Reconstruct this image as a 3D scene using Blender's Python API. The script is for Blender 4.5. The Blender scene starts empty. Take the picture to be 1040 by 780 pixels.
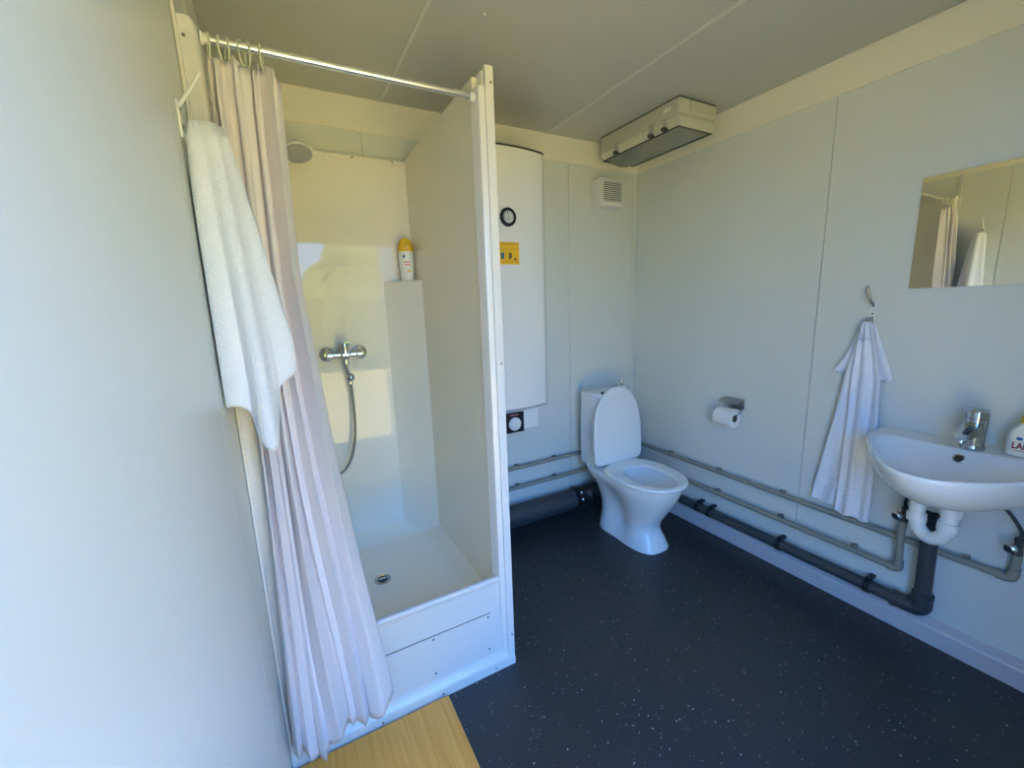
import bpy, bmesh, math, random
from mathutils import Vector, Matrix
R = math.radians
PI = math.pi
sc = bpy.context.scene
COL = sc.collection
random.seed(7)

# ------------------------------------------------------------------ camera
CAM = Vector((-2.1569, -2.1904, 1.3976))
YAW, PITCH, ROLL, FPX = 0.4922, -0.1864, -0.0346, 426.1
fw = Vector((math.sin(YAW) * math.cos(PITCH), math.cos(YAW) * math.cos(PITCH), math.sin(PITCH)))
rt = Vector((math.cos(YAW), -math.sin(YAW), 0))
up = rt.cross(fw)
rt, up = rt * math.cos(ROLL) + up * math.sin(ROLL), up * math.cos(ROLL) - rt * math.sin(ROLL)
cd = bpy.data.cameras.new('camera')
cd.sensor_fit = 'HORIZONTAL'
cd.sensor_width = 36.0
cd.lens = FPX / 1040 * 36.0
cd.clip_start = 0.02
cam = bpy.data.objects.new('camera', cd)
COL.objects.link(cam)
cam.matrix_world = Matrix(((rt.x, up.x, -fw.x, CAM.x), (rt.y, up.y, -fw.y, CAM.y), (rt.z, up.z, -fw.z, CAM.z), (0, 0, 0, 1)))
sc.camera = cam

# ------------------------------------------------------------------ world, sun, exposure
SKY_ZENITH = (0.09, 0.345, 1.0)
SKY_HORIZON = (0.195, 0.475, 1.0)
SKY_STRENGTH = 3.5
SUN_STRENGTH = 9.0
sc.view_settings.view_transform = 'Standard'
sc.view_settings.look = 'None'
sc.view_settings.exposure = 1.87
sc.view_settings.gamma = 1.0
sc.view_settings.use_curve_mapping = False

w = bpy.data.worlds.new('sky')
sc.world = w
w.use_nodes = True
nt = w.node_tree
bg = nt.nodes['Background']
tc = nt.nodes.new('ShaderNodeTexCoord')
sx = nt.nodes.new('ShaderNodeSeparateXYZ')
rp = nt.nodes.new('ShaderNodeValToRGB')
rp.color_ramp.elements[0].position = 0.0
rp.color_ramp.elements[0].color = SKY_HORIZON + (1,)
rp.color_ramp.elements[1].position = 0.55
rp.color_ramp.elements[1].color = SKY_ZENITH + (1,)
nt.links.new(tc.outputs['Generated'], sx.inputs[0])
nt.links.new(sx.outputs['Z'], rp.inputs[0])
nt.links.new(rp.outputs[0], bg.inputs['Color'])
bg.inputs['Strength'].default_value = SKY_STRENGTH

sl = bpy.data.lights.new('sun', 'SUN')
sl.energy = SUN_STRENGTH
sl.angle = R(0.6)
sl.color = (1.0, 0.92, 0.74)
so = bpy.data.objects.new('sun', sl)
COL.objects.link(so)
so.rotation_euler = Vector((0.12, -0.22, -0.95)).to_track_quat('-Z', 'Y').to_euler()

# the doorway behind the camera lets the daylight in: a sampling portal fills it
DX0, DX1, DZ, YF = -2.14, -1.22, 2.04, -2.40
pl = bpy.data.lights.new('doorway_portal', 'AREA')
pl.shape = 'RECTANGLE'
pl.size, pl.size_y = DX1 - DX0, DZ
pl.cycles.is_portal = True
po = bpy.data.objects.new('doorway_portal', pl)
COL.objects.link(po)
po.location = ((DX0 + DX1) / 2, YF, DZ / 2)
po.rotation_euler = (R(90), 0, 0)
try:
    sc.cycles.max_bounces = 16
    sc.cycles.diffuse_bounces = 10
    sc.cycles.glossy_bounces = 6
    sc.cycles.transmission_bounces = 6
    sc.cycles.caustics_reflective = False
    sc.cycles.use_denoising = True
except Exception:
    pass


# ------------------------------------------------------------------ materials
def mat(name, col, rough=0.5, metal=0.0, spec=0.5, bump=0.0, bscale=50.0, bdetail=2.0, coat=0.0, sheen=0.0, var=0.0, vscale=3.0):
    m = bpy.data.materials.new(name)
    m.use_nodes = True
    n = m.node_tree
    b = n.nodes['Principled BSDF']
    b.inputs['Base Color'].default_value = tuple(col) + (1,)
    b.inputs['Roughness'].default_value = rough
    b.inputs['Metallic'].default_value = metal
    b.inputs['Specular IOR Level'].default_value = spec
    b.inputs['Coat Weight'].default_value = coat
    b.inputs['Sheen Weight'].default_value = sheen
    t = n.nodes.new('ShaderNodeTexCoord')
    if bump > 0:
        nz = n.nodes.new('ShaderNodeTexNoise')
        nz.inputs['Scale'].default_value = bscale
        nz.inputs['Detail'].default_value = bdetail
        n.links.new(t.outputs['Object'], nz.inputs['Vector'])
        bp = n.nodes.new('ShaderNodeBump')
        bp.inputs['Strength'].default_value = bump
        bp.inputs['Distance'].default_value = 0.01
        n.links.new(nz.outputs['Fac'], bp.inputs['Height'])
        n.links.new(bp.outputs[0], b.inputs['Normal'])
    if var > 0:
        nz = n.nodes.new('ShaderNodeTexNoise')
        nz.inputs['Scale'].default_value = vscale
        nz.inputs['Detail'].default_value = 4
        n.links.new(t.outputs['Object'], nz.inputs['Vector'])
        mx = n.nodes.new('ShaderNodeMix')
        mx.data_type = 'RGBA'
        n.links.new(nz.outputs['Fac'], mx.inputs['Factor'])
        mx.inputs['A'].default_value = tuple(c * (1 - var) for c in col) + (1,)
        mx.inputs['B'].default_value = tuple(min(1, c * (1 + var)) for c in col) + (1,)
        n.links.new(mx.outputs['Result'], b.inputs['Base Color'])
    return m


M = {}
M['wall'] = mat('wall_panel', (0.70, 0.725, 0.70), 0.30, bump=0.02, bscale=6, var=0.015)
M['trim'] = mat('white_trim', (0.84, 0.81, 0.71), 0.35, var=0.01)
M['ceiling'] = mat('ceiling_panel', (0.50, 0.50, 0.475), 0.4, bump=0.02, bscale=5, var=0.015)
M['strip'] = mat('ceiling_strip', (0.62, 0.62, 0.58), 0.4, var=0.01)
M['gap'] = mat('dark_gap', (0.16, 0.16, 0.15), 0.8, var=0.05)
M['base'] = mat('baseboard_paint', (0.56, 0.54, 0.57), 0.35, var=0.03, vscale=8)
M['gel'] = mat('shower_gelcoat', (0.84, 0.80, 0.70), 0.035, spec=0.4, bump=0.03, bscale=5, bdetail=3, var=0.01)
M['acrylic'] = mat('shower_apron', (0.74, 0.72, 0.71), 0.22, var=0.01)
M['ceramic'] = mat('ceramic', (0.82, 0.83, 0.84), 0.16, coat=0.0, var=0.005)
M['plastic'] = mat('white_plastic', (0.80, 0.80, 0.78), 0.30, var=0.01)
M['seatp'] = mat('seat_plastic', (0.82, 0.84, 0.85), 0.2, var=0.005)
M['enamel'] = mat('white_enamel', (0.82, 0.82, 0.81), 0.22, var=0.008)
M['chrome'] = mat('chrome', (0.58, 0.59, 0.61), 0.10, metal=1.0, bump=0.01, bscale=30)
M['steel'] = mat('brushed_steel', (0.45, 0.45, 0.44), 0.32, metal=1.0, bump=0.05, bscale=200)
M['screw'] = mat('screw_metal', (0.30, 0.30, 0.31), 0.35, metal=0.9, var=0.05)
M['rod'] = mat('rod_metal', (0.85, 0.84, 0.80), 0.22, metal=0.9, var=0.02)
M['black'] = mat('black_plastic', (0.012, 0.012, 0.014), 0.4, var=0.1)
M['drain'] = mat('dark_grey_pipe', (0.055, 0.058, 0.065), 0.45, var=0.08)
M['pipe'] = mat('beige_grey_pipe', (0.29, 0.28, 0.235), 0.5, var=0.05)
M['clip'] = mat('pipe_clip', (0.22, 0.20, 0.175), 0.5, var=0.05)
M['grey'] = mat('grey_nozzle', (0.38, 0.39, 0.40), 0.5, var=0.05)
M['curtain'] = mat('curtain_fabric', (0.78, 0.725, 0.75), 0.75, bump=0.10, bscale=60, sheen=0.15, var=0.02)
M['towel'] = mat('terry_towel', (0.82, 0.84, 0.93), 0.95, bump=0.4, bscale=230, bdetail=3, sheen=0.35, var=0.02, vscale=30)
M['ring'] = mat('ring_plastic', (0.66, 0.66, 0.54), 0.35, var=0.02)
M['yellow'] = mat('yellow_plastic', (0.82, 0.50, 0.02), 0.3, var=0.03)
M['stick'] = mat('yellow_sticker', (0.88, 0.52, 0.02), 0.45, var=0.02)
M['stick2'] = mat('orange_band', (0.72, 0.40, 0.03), 0.45, var=0.03)
M['teal'] = mat('teal_print', (0.04, 0.16, 0.20), 0.5, var=0.05)
M['brownp'] = mat('brown_print', (0.14, 0.06, 0.05), 0.5, var=0.05)
M['bottle'] = mat('bottle_plastic', (0.86, 0.84, 0.74), 0.28, var=0.01)
M['red'] = mat('red_print', (0.28, 0.015, 0.03), 0.45, var=0.05)
M['pink'] = mat('pink_print', (0.75, 0.22, 0.22), 0.45, var=0.05)
M['blue'] = mat('blue_print', (0.03, 0.13, 0.42), 0.45, var=0.05)
M['paper'] = mat('toilet_paper', (0.84, 0.83, 0.82), 0.95, bump=0.2, bscale=150, var=0.01)
M['card'] = mat('cardboard', (0.10, 0.085, 0.075), 0.9, var=0.1)
M['lampbody'] = mat('lamp_body', (0.52, 0.52, 0.45), 0.45, var=0.03)
M['lampend'] = mat('lamp_end', (0.62, 0.61, 0.50), 0.4, var=0.03)
M['lampclip'] = mat('lamp_clip', (0.42, 0.42, 0.37), 0.4, var=0.03)
M['rubber'] = mat('rubber', (0.06, 0.06, 0.055), 0.6, var=0.05)
M['dial'] = mat('dial_face', (0.66, 0.68, 0.68), 0.3, var=0.02)
M['concrete'] = mat('outer_wall', (0.55, 0.55, 0.53), 0.7, var=0.05)
M['grass'] = mat('sunlit_grass', (0.63, 0.44, 0.125), 0.95, bump=0.5, bscale=40, var=0.15, vscale=2)
M['leaf'] = mat('leaf', (0.24, 0.25, 0.05), 0.7, bump=0.6, bscale=8, var=0.4, vscale=5)

# clear ribbed lens of the ceiling lamp
m = bpy.data.materials.new('lamp_lens'); m.use_nodes = True; M['lens'] = m
b = m.node_tree.nodes['Principled BSDF']
b.inputs['Base Color'].default_value = (0.52, 0.53, 0.45, 1)
b.inputs['Roughness'].default_value = 0.22
b.inputs['Transmission Weight'].default_value = 0.5
wv = m.node_tree.nodes.new('ShaderNodeTexWave'); wv.inputs['Scale'].default_value = 60; wv.bands_direction = 'Y'
tcn = m.node_tree.nodes.new('ShaderNodeTexCoord'); bpn = m.node_tree.nodes.new('ShaderNodeBump')
bpn.inputs['Strength'].default_value = 0.3; bpn.inputs['Distance'].default_value = 0.003
m.node_tree.links.new(tcn.outputs['Object'], wv.inputs['Vector'])
m.node_tree.links.new(wv.outputs['Fac'], bpn.inputs['Height'])
m.node_tree.links.new(bpn.outputs[0], b.inputs['Normal'])

# mirror
m = bpy.data.materials.new('mirror_glass'); m.use_nodes = True; M['mirror'] = m
b = m.node_tree.nodes['Principled BSDF']
b.inputs['Base Color'].default_value = (0.86, 0.85, 0.78, 1); b.inputs['Metallic'].default_value = 1.0; b.inputs['Roughness'].default_value = 0.01

# toilet water
m = bpy.data.materials.new('water'); m.use_nodes = True; M['water'] = m
b = m.node_tree.nodes['Principled BSDF']
b.inputs['Base Color'].default_value = (0.85, 0.9, 0.92, 1); b.inputs['Roughness'].default_value = 0.02
b.inputs['Transmission Weight'].default_value = 1.0; b.inputs['IOR'].default_value = 1.33

# floor: dark blue-black vinyl with scattered pale flecks
m = bpy.data.materials.new('vinyl_floor'); m.use_nodes = True; M['floor'] = m
n = m.node_tree; b = n.nodes['Principled BSDF']
b.inputs['Roughness'].default_value = 0.42
t = n.nodes.new('ShaderNodeTexCoord')


def fleck(scale, rad, thr):
    v = n.nodes.new('ShaderNodeTexVoronoi'); v.inputs['Scale'].default_value = scale
    n.links.new(t.outputs['Object'], v.inputs['Vector'])
    a = n.nodes.new('ShaderNodeMath'); a.operation = 'LESS_THAN'; a.inputs[1].default_value = rad
    n.links.new(v.outputs['Distance'], a.inputs[0])
    s = n.nodes.new('ShaderNodeSeparateColor'); n.links.new(v.outputs['Color'], s.inputs[0])
    c = n.nodes.new('ShaderNodeMath'); c.operation = 'GREATER_THAN'; c.inputs[1].default_value = thr
    n.links.new(s.outputs[0], c.inputs[0])
    d = n.nodes.new('ShaderNodeMath'); d.operation = 'MULTIPLY'
    n.links.new(a.outputs[0], d.inputs[0]); n.links.new(c.outputs[0], d.inputs[1])
    e = n.nodes.new('ShaderNodeMath'); e.operation = 'MULTIPLY'
    n.links.new(d.outputs[0], e.inputs[0]); n.links.new(s.outputs[1], e.inputs[1])
    return e


f1 = fleck(46, 0.125, 0.55)
f2 = fleck(90, 0.14, 0.72)
mxm = n.nodes.new('ShaderNodeMath'); mxm.operation = 'MAXIMUM'
n.links.new(f1.outputs[0], mxm.inputs[0]); n.links.new(f2.outputs[0], mxm.inputs[1])
nz = n.nodes.new('ShaderNodeTexNoise'); nz.inputs['Scale'].default_value = 3; nz.inputs['Detail'].default_value = 5
n.links.new(t.outputs['Object'], nz.inputs['Vector'])
mb = n.nodes.new('ShaderNodeMix'); mb.data_type = 'RGBA'
mb.inputs['A'].default_value = (0.026, 0.027, 0.031, 1); mb.inputs['B'].default_value = (0.036, 0.037, 0.042, 1)
n.links.new(nz.outputs['Fac'], mb.inputs['Factor'])
mx = n.nodes.new('ShaderNodeMix'); mx.data_type = 'RGBA'
n.links.new(mxm.outputs[0], mx.inputs['Factor']); n.links.new(mb.outputs['Result'], mx.inputs['A'])
mx.inputs['B'].default_value = (0.55, 0.56, 0.58, 1)
n.links.new(mx.outputs['Result'], b.inputs['Base Color'])

# bamboo: long thin strips along Y
m = bpy.data.materials.new('bamboo'); m.use_nodes = True; M['bamboo'] = m
n = m.node_tree; b = n.nodes['Principled BSDF']; b.inputs['Roughness'].default_value = 0.45
t = n.nodes.new('ShaderNodeTexCoord'); mp = n.nodes.new('ShaderNodeMapping')
mp.inputs['Scale'].default_value = (90, 2.2, 1)
n.links.new(t.outputs['Object'], mp.inputs['Vector'])
nz = n.nodes.new('ShaderNodeTexNoise'); nz.inputs['Scale'].default_value = 1.0; nz.inputs['Detail'].default_value = 3
n.links.new(mp.outputs[0], nz.inputs['Vector'])
cr = n.nodes.new('ShaderNodeValToRGB')
cr.color_ramp.elements[0].position = 0.3; cr.color_ramp.elements[0].color = (0.88, 0.33, 0.05, 1)
cr.color_ramp.elements[1].position = 0.68; cr.color_ramp.elements[1].color = (1.0, 0.48, 0.10, 1)
n.links.new(nz.outputs['Fac'], cr.inputs[0]); n.links.new(cr.outputs[0], b.inputs['Base Color'])


# ------------------------------------------------------------------ mesh helpers
def NB():
    return bmesh.new()


def box(bm, x0, x1, y0, y1, z0, z1, bev=0.0, seg=2, mtx=None):
    vs = [bm.verts.new((x, y, z)) for z in (z0, z1) for y in (y0, y1) for x in (x0, x1)]
    fs = [(0, 2, 3, 1), (4, 5, 7, 6), (0, 1, 5, 4), (2, 6, 7, 3), (0, 4, 6, 2), (1, 3, 7, 5)]
    faces = [bm.faces.new([vs[i] for i in f]) for f in fs]
    geo = vs
    if bev > 0:
        es = list({e for f in faces for e in f.edges})
        r = bmesh.ops.bevel(bm, geom=es, offset=bev, segments=seg, affect='EDGES', profile=0.5)
        geo = [v for v in r['verts']]
        geo = list({v for f in r['faces'] for v in f.verts} | {v for v in vs if v.is_valid})
    if mtx is not None:
        bmesh.ops.transform(bm, matrix=mtx, verts=geo)
    return geo


def loft(bm, rings, cap0=True, cap1=True, closed=True):
    vr = [[bm.verts.new(p) for p in r] for r in rings]
    n_ = len(vr[0])
    for a, c in zip(vr, vr[1:]):
        for i in range(n_ if closed else n_ - 1):
            j = (i + 1) % n_
            bm.faces.new((a[i], a[j], c[j], c[i]))
    if cap0:
        bm.faces.new(list(reversed(vr[0])))
    if cap1:
        bm.faces.new(vr[-1])
    return vr


def tube(bm, pts, r, n=14, caps=True):
    pts = [Vector(p) for p in pts]
    rs = r if isinstance(r, (list, tuple)) else [r] * len(pts)
    tg = []
    for i in range(len(pts)):
        a = pts[max(0, i - 1)]; c = pts[min(len(pts) - 1, i + 1)]
        tg.append((c - a).normalized())
    ref = Vector((0, 0, 1)) if abs(tg[0].z) < 0.9 else Vector((1, 0, 0))
    u = tg[0].cross(ref).normalized()
    rings = []
    for i, p in enumerate(pts):
        if i:
            q = tg[i - 1].rotation_difference(tg[i])
            u = q @ u
        v = tg[i].cross(u).normalized()
        u = v.cross(tg[i]).normalized()
        rings.append([p + (u * math.cos(2 * PI * k / n) + v * math.sin(2 * PI * k / n)) * rs[i] for k in range(n)])
    loft(bm, rings, caps, caps)


def spline(ctrl, k=8):
    P = [Vector(p) for p in ctrl]
    out = []
    for i in range(len(P) - 1):
        p0 = P[max(0, i - 1)]; p1 = P[i]; p2 = P[i + 1]; p3 = P[min(len(P) - 1, i + 2)]
        for j in range(k):
            t_ = j / k
            out.append(0.5 * ((2 * p1) + (p2 - p0) * t_ + (2 * p0 - 5 * p1 + 4 * p2 - p3) * t_ ** 2 + (3 * p1 - p0 - 3 * p2 + p3) * t_ ** 3))
    out.append(P[-1])
    return out


def fillet(ctrl, r=0.03, k=6):
    P = [Vector(p) for p in ctrl]
    out = [P[0]]
    for i in range(1, len(P) - 1):
        a = (P[i - 1] - P[i]); c = (P[i + 1] - P[i])
        d = min(r, a.length * 0.49, c.length * 0.49)
        s = P[i] + a.normalized() * d; e = P[i] + c.normalized() * d
        for j in range(k + 1):
            t_ = j / k
            out.append((1 - t_) ** 2 * s + 2 * t_ * (1 - t_) * P[i] + t_ ** 2 * e)
    out.append(P[-1])
    return out


def axis_mtx(loc, d):
    """local +Z goes along d"""
    return Matrix.Translation(Vector(loc)) @ Vector(d).to_track_quat('Z', 'Y').to_matrix().to_4x4()


def lathe(bm, prof, loc=(0, 0, 0), d=(0, 0, 1), n=28, cap0=True, cap1=True):
    mt = axis_mtx(loc, d)
    rings = [[mt @ Vector((r * math.cos(2 * PI * k / n), r * math.sin(2 * PI * k / n), h)) for k in range(n)] for r, h in prof]
    loft(bm, rings, cap0, cap1)


WL = {}


def add(name, bm, mt, parent=None, sharp=0.6, recalc=True):
    if recalc:
        bmesh.ops.recalc_face_normals(bm, faces=bm.faces)
    me = bpy.data.meshes.new(name)
    bm.to_mesh(me); bm.free()
    return addmesh(name, me, mt, parent, sharp)


def addmesh(name, me, mt, parent=None, sharp=0.6):
    me.materials.clear()
    me.materials.append(mt)
    o = bpy.data.objects.new(name, me)
    COL.objects.link(o)
    if parent is not None:
        o.parent = parent
        off = WL[parent.name]
    else:
        xs = [v.co for v in me.vertices]
        off = Vector(((min(v.x for v in xs) + max(v.x for v in xs)) / 2, (min(v.y for v in xs) + max(v.y for v in xs)) / 2, min(v.z for v in xs)))
        o.location = off
    me.transform(Matrix.Translation(-off))
    WL[o.name] = off.copy()
    me.polygons.foreach_set('use_smooth', [True] * len(me.polygons))
    me.set_sharp_from_angle(angle=sharp)
    if sharp < 2:
        wn = o.modifiers.new('weighted_normals', 'WEIGHTED_NORMAL'); wn.keep_sharp = True; wn.weight = 80
    return o


def tag(o, label, cat, group=None):
    o['label'] = label; o['category'] = cat
    if group:
        o['group'] = group
    return o


def thing(name, label, cat, loc, group=None):
    o = bpy.data.objects.new(name, None)
    o.empty_display_size = 0.05
    COL.objects.link(o)
    o.location = loc
    WL[o.name] = Vector(loc)
    return tag(o, label, cat, group)


def struct(name, bm, mt, parent=None, sharp=0.6):
    o = add(name, bm, mt, parent, sharp)
    if parent is None:
        o['kind'] = 'structure'
    return o


def subsurf(o, lv=1):
    s = o.modifiers.new('subd', 'SUBSURF'); s.levels = lv; s.render_levels = lv
    return o


def solid(o, th, off=0):
    s = o.modifiers.new('thick', 'SOLIDIFY'); s.thickness = th; s.offset = off
    return o


def text_mesh(txt, size, ext=0.0004):
    c = bpy.data.curves.new('lettering', 'FONT'); c.body = txt; c.size = size; c.extrude = ext
    c.align_x = 'LEFT'; c.align_y = 'CENTER'; c.offset = size * 0.03
    o = bpy.data.objects.new('lettering', c); COL.objects.link(o)
    dg = bpy.context.evaluated_depsgraph_get()
    me = bpy.data.meshes.new_from_object(o.evaluated_get(dg))
    bpy.data.objects.remove(o); bpy.data.curves.remove(c)
    return me


# ------------------------------------------------------------------ room shell
XL, H, HP = -2.292, 2.35, 2.208        # left wall, ceiling, underside of the top band
T = 0.10
bm = NB(); box(bm, XL - T, T, YF - T, T, -0.12, 0.0); struct('floor', bm, M['floor'])
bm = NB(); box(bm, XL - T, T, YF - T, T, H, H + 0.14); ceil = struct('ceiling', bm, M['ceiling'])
for xs in (-0.709, -1.63):
    bm = NB(); box(bm, xs - 0.007, xs + 0.007, YF, 0, H - 0.003, H + 0.001); add('cover_strip', bm, M['strip'], ceil)
for p in ((-1.445, -0.759), (-0.837, -0.767)):
    bm = NB(); lathe(bm, [(0.006, 0), (0.006, 0.002), (0.003, 0.004)], (p[0], p[1], H), (0, 0, -1), 12); add('screw', bm, M['strip'], ceil)


def panel_wall(name, axis, a0, a1, seams, sign, z0=0.0, z1=H):
    """backing plus separate sheets with a fine open joint between them; face at 0 (or XL), room on the negative side"""
    g = 0.0014
    bb, pb = NB(), NB()
    cuts = [a0] + seams + [a1]
    for i in range(len(cuts) - 1):
        s = cuts[i] + (g if i else 0); e = cuts[i + 1] - (g if i < len(cuts) - 2 else 0)
        if axis == 'y':      # wall in the x plane, running along y
            base = 0.0 if sign > 0 else XL
            box(pb, base, base + sign * 0.012, s, e, z0, z1)
        else:
            box(pb, s, e, 0, 0.012, z0, z1)
    if axis == 'y':
        base = 0.0 if sign > 0 else XL
        lo, hi = sorted((base + sign * 0.012, base + sign * T))
        box(bb, lo, hi, a0, a1, z0 - 0.05, z1 + 0.05)
    else:
        box(bb, a0, a1, 0.012, T, z0 - 0.05, z1 + 0.05)
    o = struct(name, pb, M['wall'])
    add('joint_backing', bb, M['gap'], o)
    return o


panel_wall('wall_right', 'y', YF - T, 0.0, [-2.33, -1.145], 1)
panel_wall('wall_left', 'y', YF - T, 0.0, [-2.33, -1.145], -1)
panel_wall('wall_back', 'x', XL, 0.0, [-1.733, -0.552], 1)
bm = NB()
for x0, x1, z0, z1 in ((XL - T, DX0, -0.05, H + 0.05), (DX1, T, -0.05, H + 0.05), (DX0, DX1, DZ, H + 0.05)):
    box(bm, x0, x1, YF - T, YF, z0, z1)
struct('wall_front', bm, M['wall'])
bm = NB()
box(bm, DX0 - 0.05, DX0, YF - T - 0.01, YF + 0.012, 0, DZ + 0.05, 0.003)
box(bm, DX1, DX1 + 0.05, YF - T - 0.01, YF + 0.012, 0, DZ + 0.05, 0.003)
box(bm, DX0, DX1, YF - T - 0.01, YF + 0.012, DZ, DZ + 0.05, 0.003)
struct('trim_5', bm, M['trim'])

# top bands, corner cover, baseboards
bm = NB(); box(bm, XL, 0, -0.010, 0, HP, H, 0.002); struct('trim_1', bm, M['trim'])
bm = NB(); box(bm, -0.010, 0, YF, -0.010, HP, H, 0.002); struct('trim_2', bm, M['trim'])
bm = NB(); box(bm, XL, XL + 0.010, YF, -0.010, HP, H, 0.002); struct('trim_3', bm, M['trim'])
bm = NB(); box(bm, -0.034, 0, -0.004, 0, 0.0, HP, 0.001); box(bm, -0.004, 0, -0.034, -0.004, 0.0, HP, 0.001)
struct('trim_4', bm, M['wall'])
bm = NB()
prof = [(0, 0), (-0.026, 0), (-0.026, 0.068), (-0.021, 0.078), (-0.012, 0.084), (-0.010, 0.100), (0, 0.104)]
loft(bm, [[(x, y, z) for x, z in prof] for y in (YF, -0.004)])
struct('baseboard_right', bm, M['base'], sharp=0.3)
bm = NB()
loft(bm, [[(x, y * 0.6, z * 0.45) for y, z in prof] for x in (-1.49, -0.03)])
struct('baseboard_back', bm, M['drain'], sharp=0.3)  # dark colour paints in the shade low behind the soil pipe

# outside the doorway
bm = NB()
for x0, x1, y0, y1 in ((-25, 25, -40, YF - T), ):
    box(bm, x0, x1, y0, y1, -0.45, -0.15)
struct('ground', bm, M['grass'])
bm = NB()
rnd = random.Random(3)
for i in range(26):
    x = -16 + i * 1.15 + rnd.uniform(-.4, .4); y = -13 + rnd.uniform(-1.5, 1.5); r = rnd.uniform(0.6, 0.9)
    hz = rnd.uniform(0.5, 1.0) + (1.2 if i % 6 == 1 else 0)
    g = bmesh.ops.create_icosphere(bm, subdivisions=3, radius=r, matrix=Matrix.Translation((x, y, hz - 0.4)) @ Matrix.Diagonal((1, 1, 1.5, 1)))
    for v in g['verts']:
        v.co += Vector((rnd.uniform(-1, 1), rnd.uniform(-1, 1), rnd.uniform(-1, 1))) * 0.14
    tube(bm, [(x, y, -0.2), (x, y, hz)], 0.12, 8)
for cx_, cy_, hz, r in ((-0.9, -10.5, 0.9, 1.3), (0.75, -11.0, 2.6, 1.7), (-0.1, -10.2, 1.2, 1.3), (-1.7, -11.0, 0.9, 1.0)):
    g = bmesh.ops.create_icosphere(bm, subdivisions=4, radius=r, matrix=Matrix.Translation((cx_, cy_, hz)))
    for v in g['verts']:
        v.co += Vector((rnd.uniform(-1, 1), rnd.uniform(-1, 1), rnd.uniform(-1, 1))) * 0.12
    tube(bm, [(cx_, cy_, -0.2), (cx_, cy_, hz)], 0.15, 8)
struct('tree_line', bm, M['leaf'])

# ------------------------------------------------------------------ shower cabin
SY = -0.90                       # plane of the cabin front
XA, XB = -2.268, -1.550          # inner faces
sh = thing('shower_cabin', 'white moulded shower cabin with a deep tray in the back left corner', 'shower cabin', ((XA + XB) / 2, -0.46, 0))
ZT = 2.072
bm = NB(); box(bm, XL + 0.002, XB + 0.03, -0.045, -0.012, 0.16, ZT, 0.006); 
box(bm, XL + 0.002, XB + 0.03, -0.050, -0.012, ZT - 0.004, ZT + 0.016, 0.003)
bp_ = add('back_panel', bm, M['gel'], sh)
for x in (-2.02, -1.79, -1.61):
    bm = NB(); lathe(bm, [(0.005, 0), (0.004, 0.003)], (x, -0.050, ZT + 0.006), (0, -1, 0), 10); add('screw', bm, M['screw'], bp_)
# right side: inner skin, outer board, front return
bm = NB(); box(bm, XB, XB + 0.02, -0.86, -0.045, 0.16, 2.10, 0.004)
sp = add('side_panel', bm, M['gel'], sh)
bm = NB(); box(bm, XB + 0.018, -1.499, -0.893, -0.012, 0.0, 2.108, 0.004); add('outer_board', bm, M['acrylic'], sp)
bm = NB()
loft(bm, [[(-1.556, -0.858, z), (-1.553, -0.868, z), (-1.549, -0.886, z), (-1.545, -0.8965, z), (-1.538, -0.8995, z), (-1.526, -0.900, z), (-1.526, -0.858, z)] for z in (0.041, 2.060)])
add('front_return', bm, M['acrylic'], sh, sharp=0.8)
bm = NB(); box(bm, -1.5265, -1.497, -0.909, -0.893, 0.0, 2.118, 0.004)
ct = add('corner_profile', bm, M['acrylic'], sh)
for z in (2.07, 1.2, 0.13):
    bm = NB(); lathe(bm, [(0.004, 0), (0.003, 0.003)], (-1.508, -0.909, z), (0, -1, 0), 10); add('screw', bm, M['screw'], ct)
# left side
bm = NB(); box(bm, XL + 0.002, XA, -0.86, -0.045, 0.16, 2.06, 0.004); add('side_panel', bm, M['gel'], sh)
bm = NB()
prf = [(XL + 0.004, -0.858), (XL + 0.004, -0.903), (-2.262, -0.903), (-2.252, -0.898), (-2.246, -0.884), (-2.245, -0.858)]
rr = []
for z, f in ((0.30, 1), (2.03, 1), (2.05, 0.96), (2.062, 0.86)):
    rr.append([(XL + 0.004 + (x - XL - 0.004) * f, y, z) for x, y in prf])
loft(bm, rr)
fr = add('front_return', bm, M['acrylic'], sh, sharp=0.8)
bm = NB(); lathe(bm, [(0.004, 0), (0.003, 0.003)], (-2.275, -0.903, 2.02), (0, -1, 0), 10); add('screw', bm, M['screw'], fr)
bm = NB(); box(bm, XL + 0.001, XL + 0.009, -0.912, -0.895, 0.0, 2.30, 0.002)
add('corner_profile', bm, M['acrylic'], sh)
# corner column with the shelf on top
bm = NB()
A, B_ = (-1.700, -0.045), (XB, -0.190)
ring = [A, (-1.672, -0.066), (-1.640, -0.095), (-1.605, -0.132), (-1.576, -0.166), B_, (XB, -0.045)]
zz = [(0.18, 1), (1.512, 1), (1.524, 0.985), (1.530, 0.95)]
loft(bm, [[(XB + (x - XB) * f, -0.045 + (y + 0.045) * f, z) for x, y in ring] for z, f in zz])
add('corner_shelf', bm, M['gel'], sh, sharp=0.9)
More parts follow.
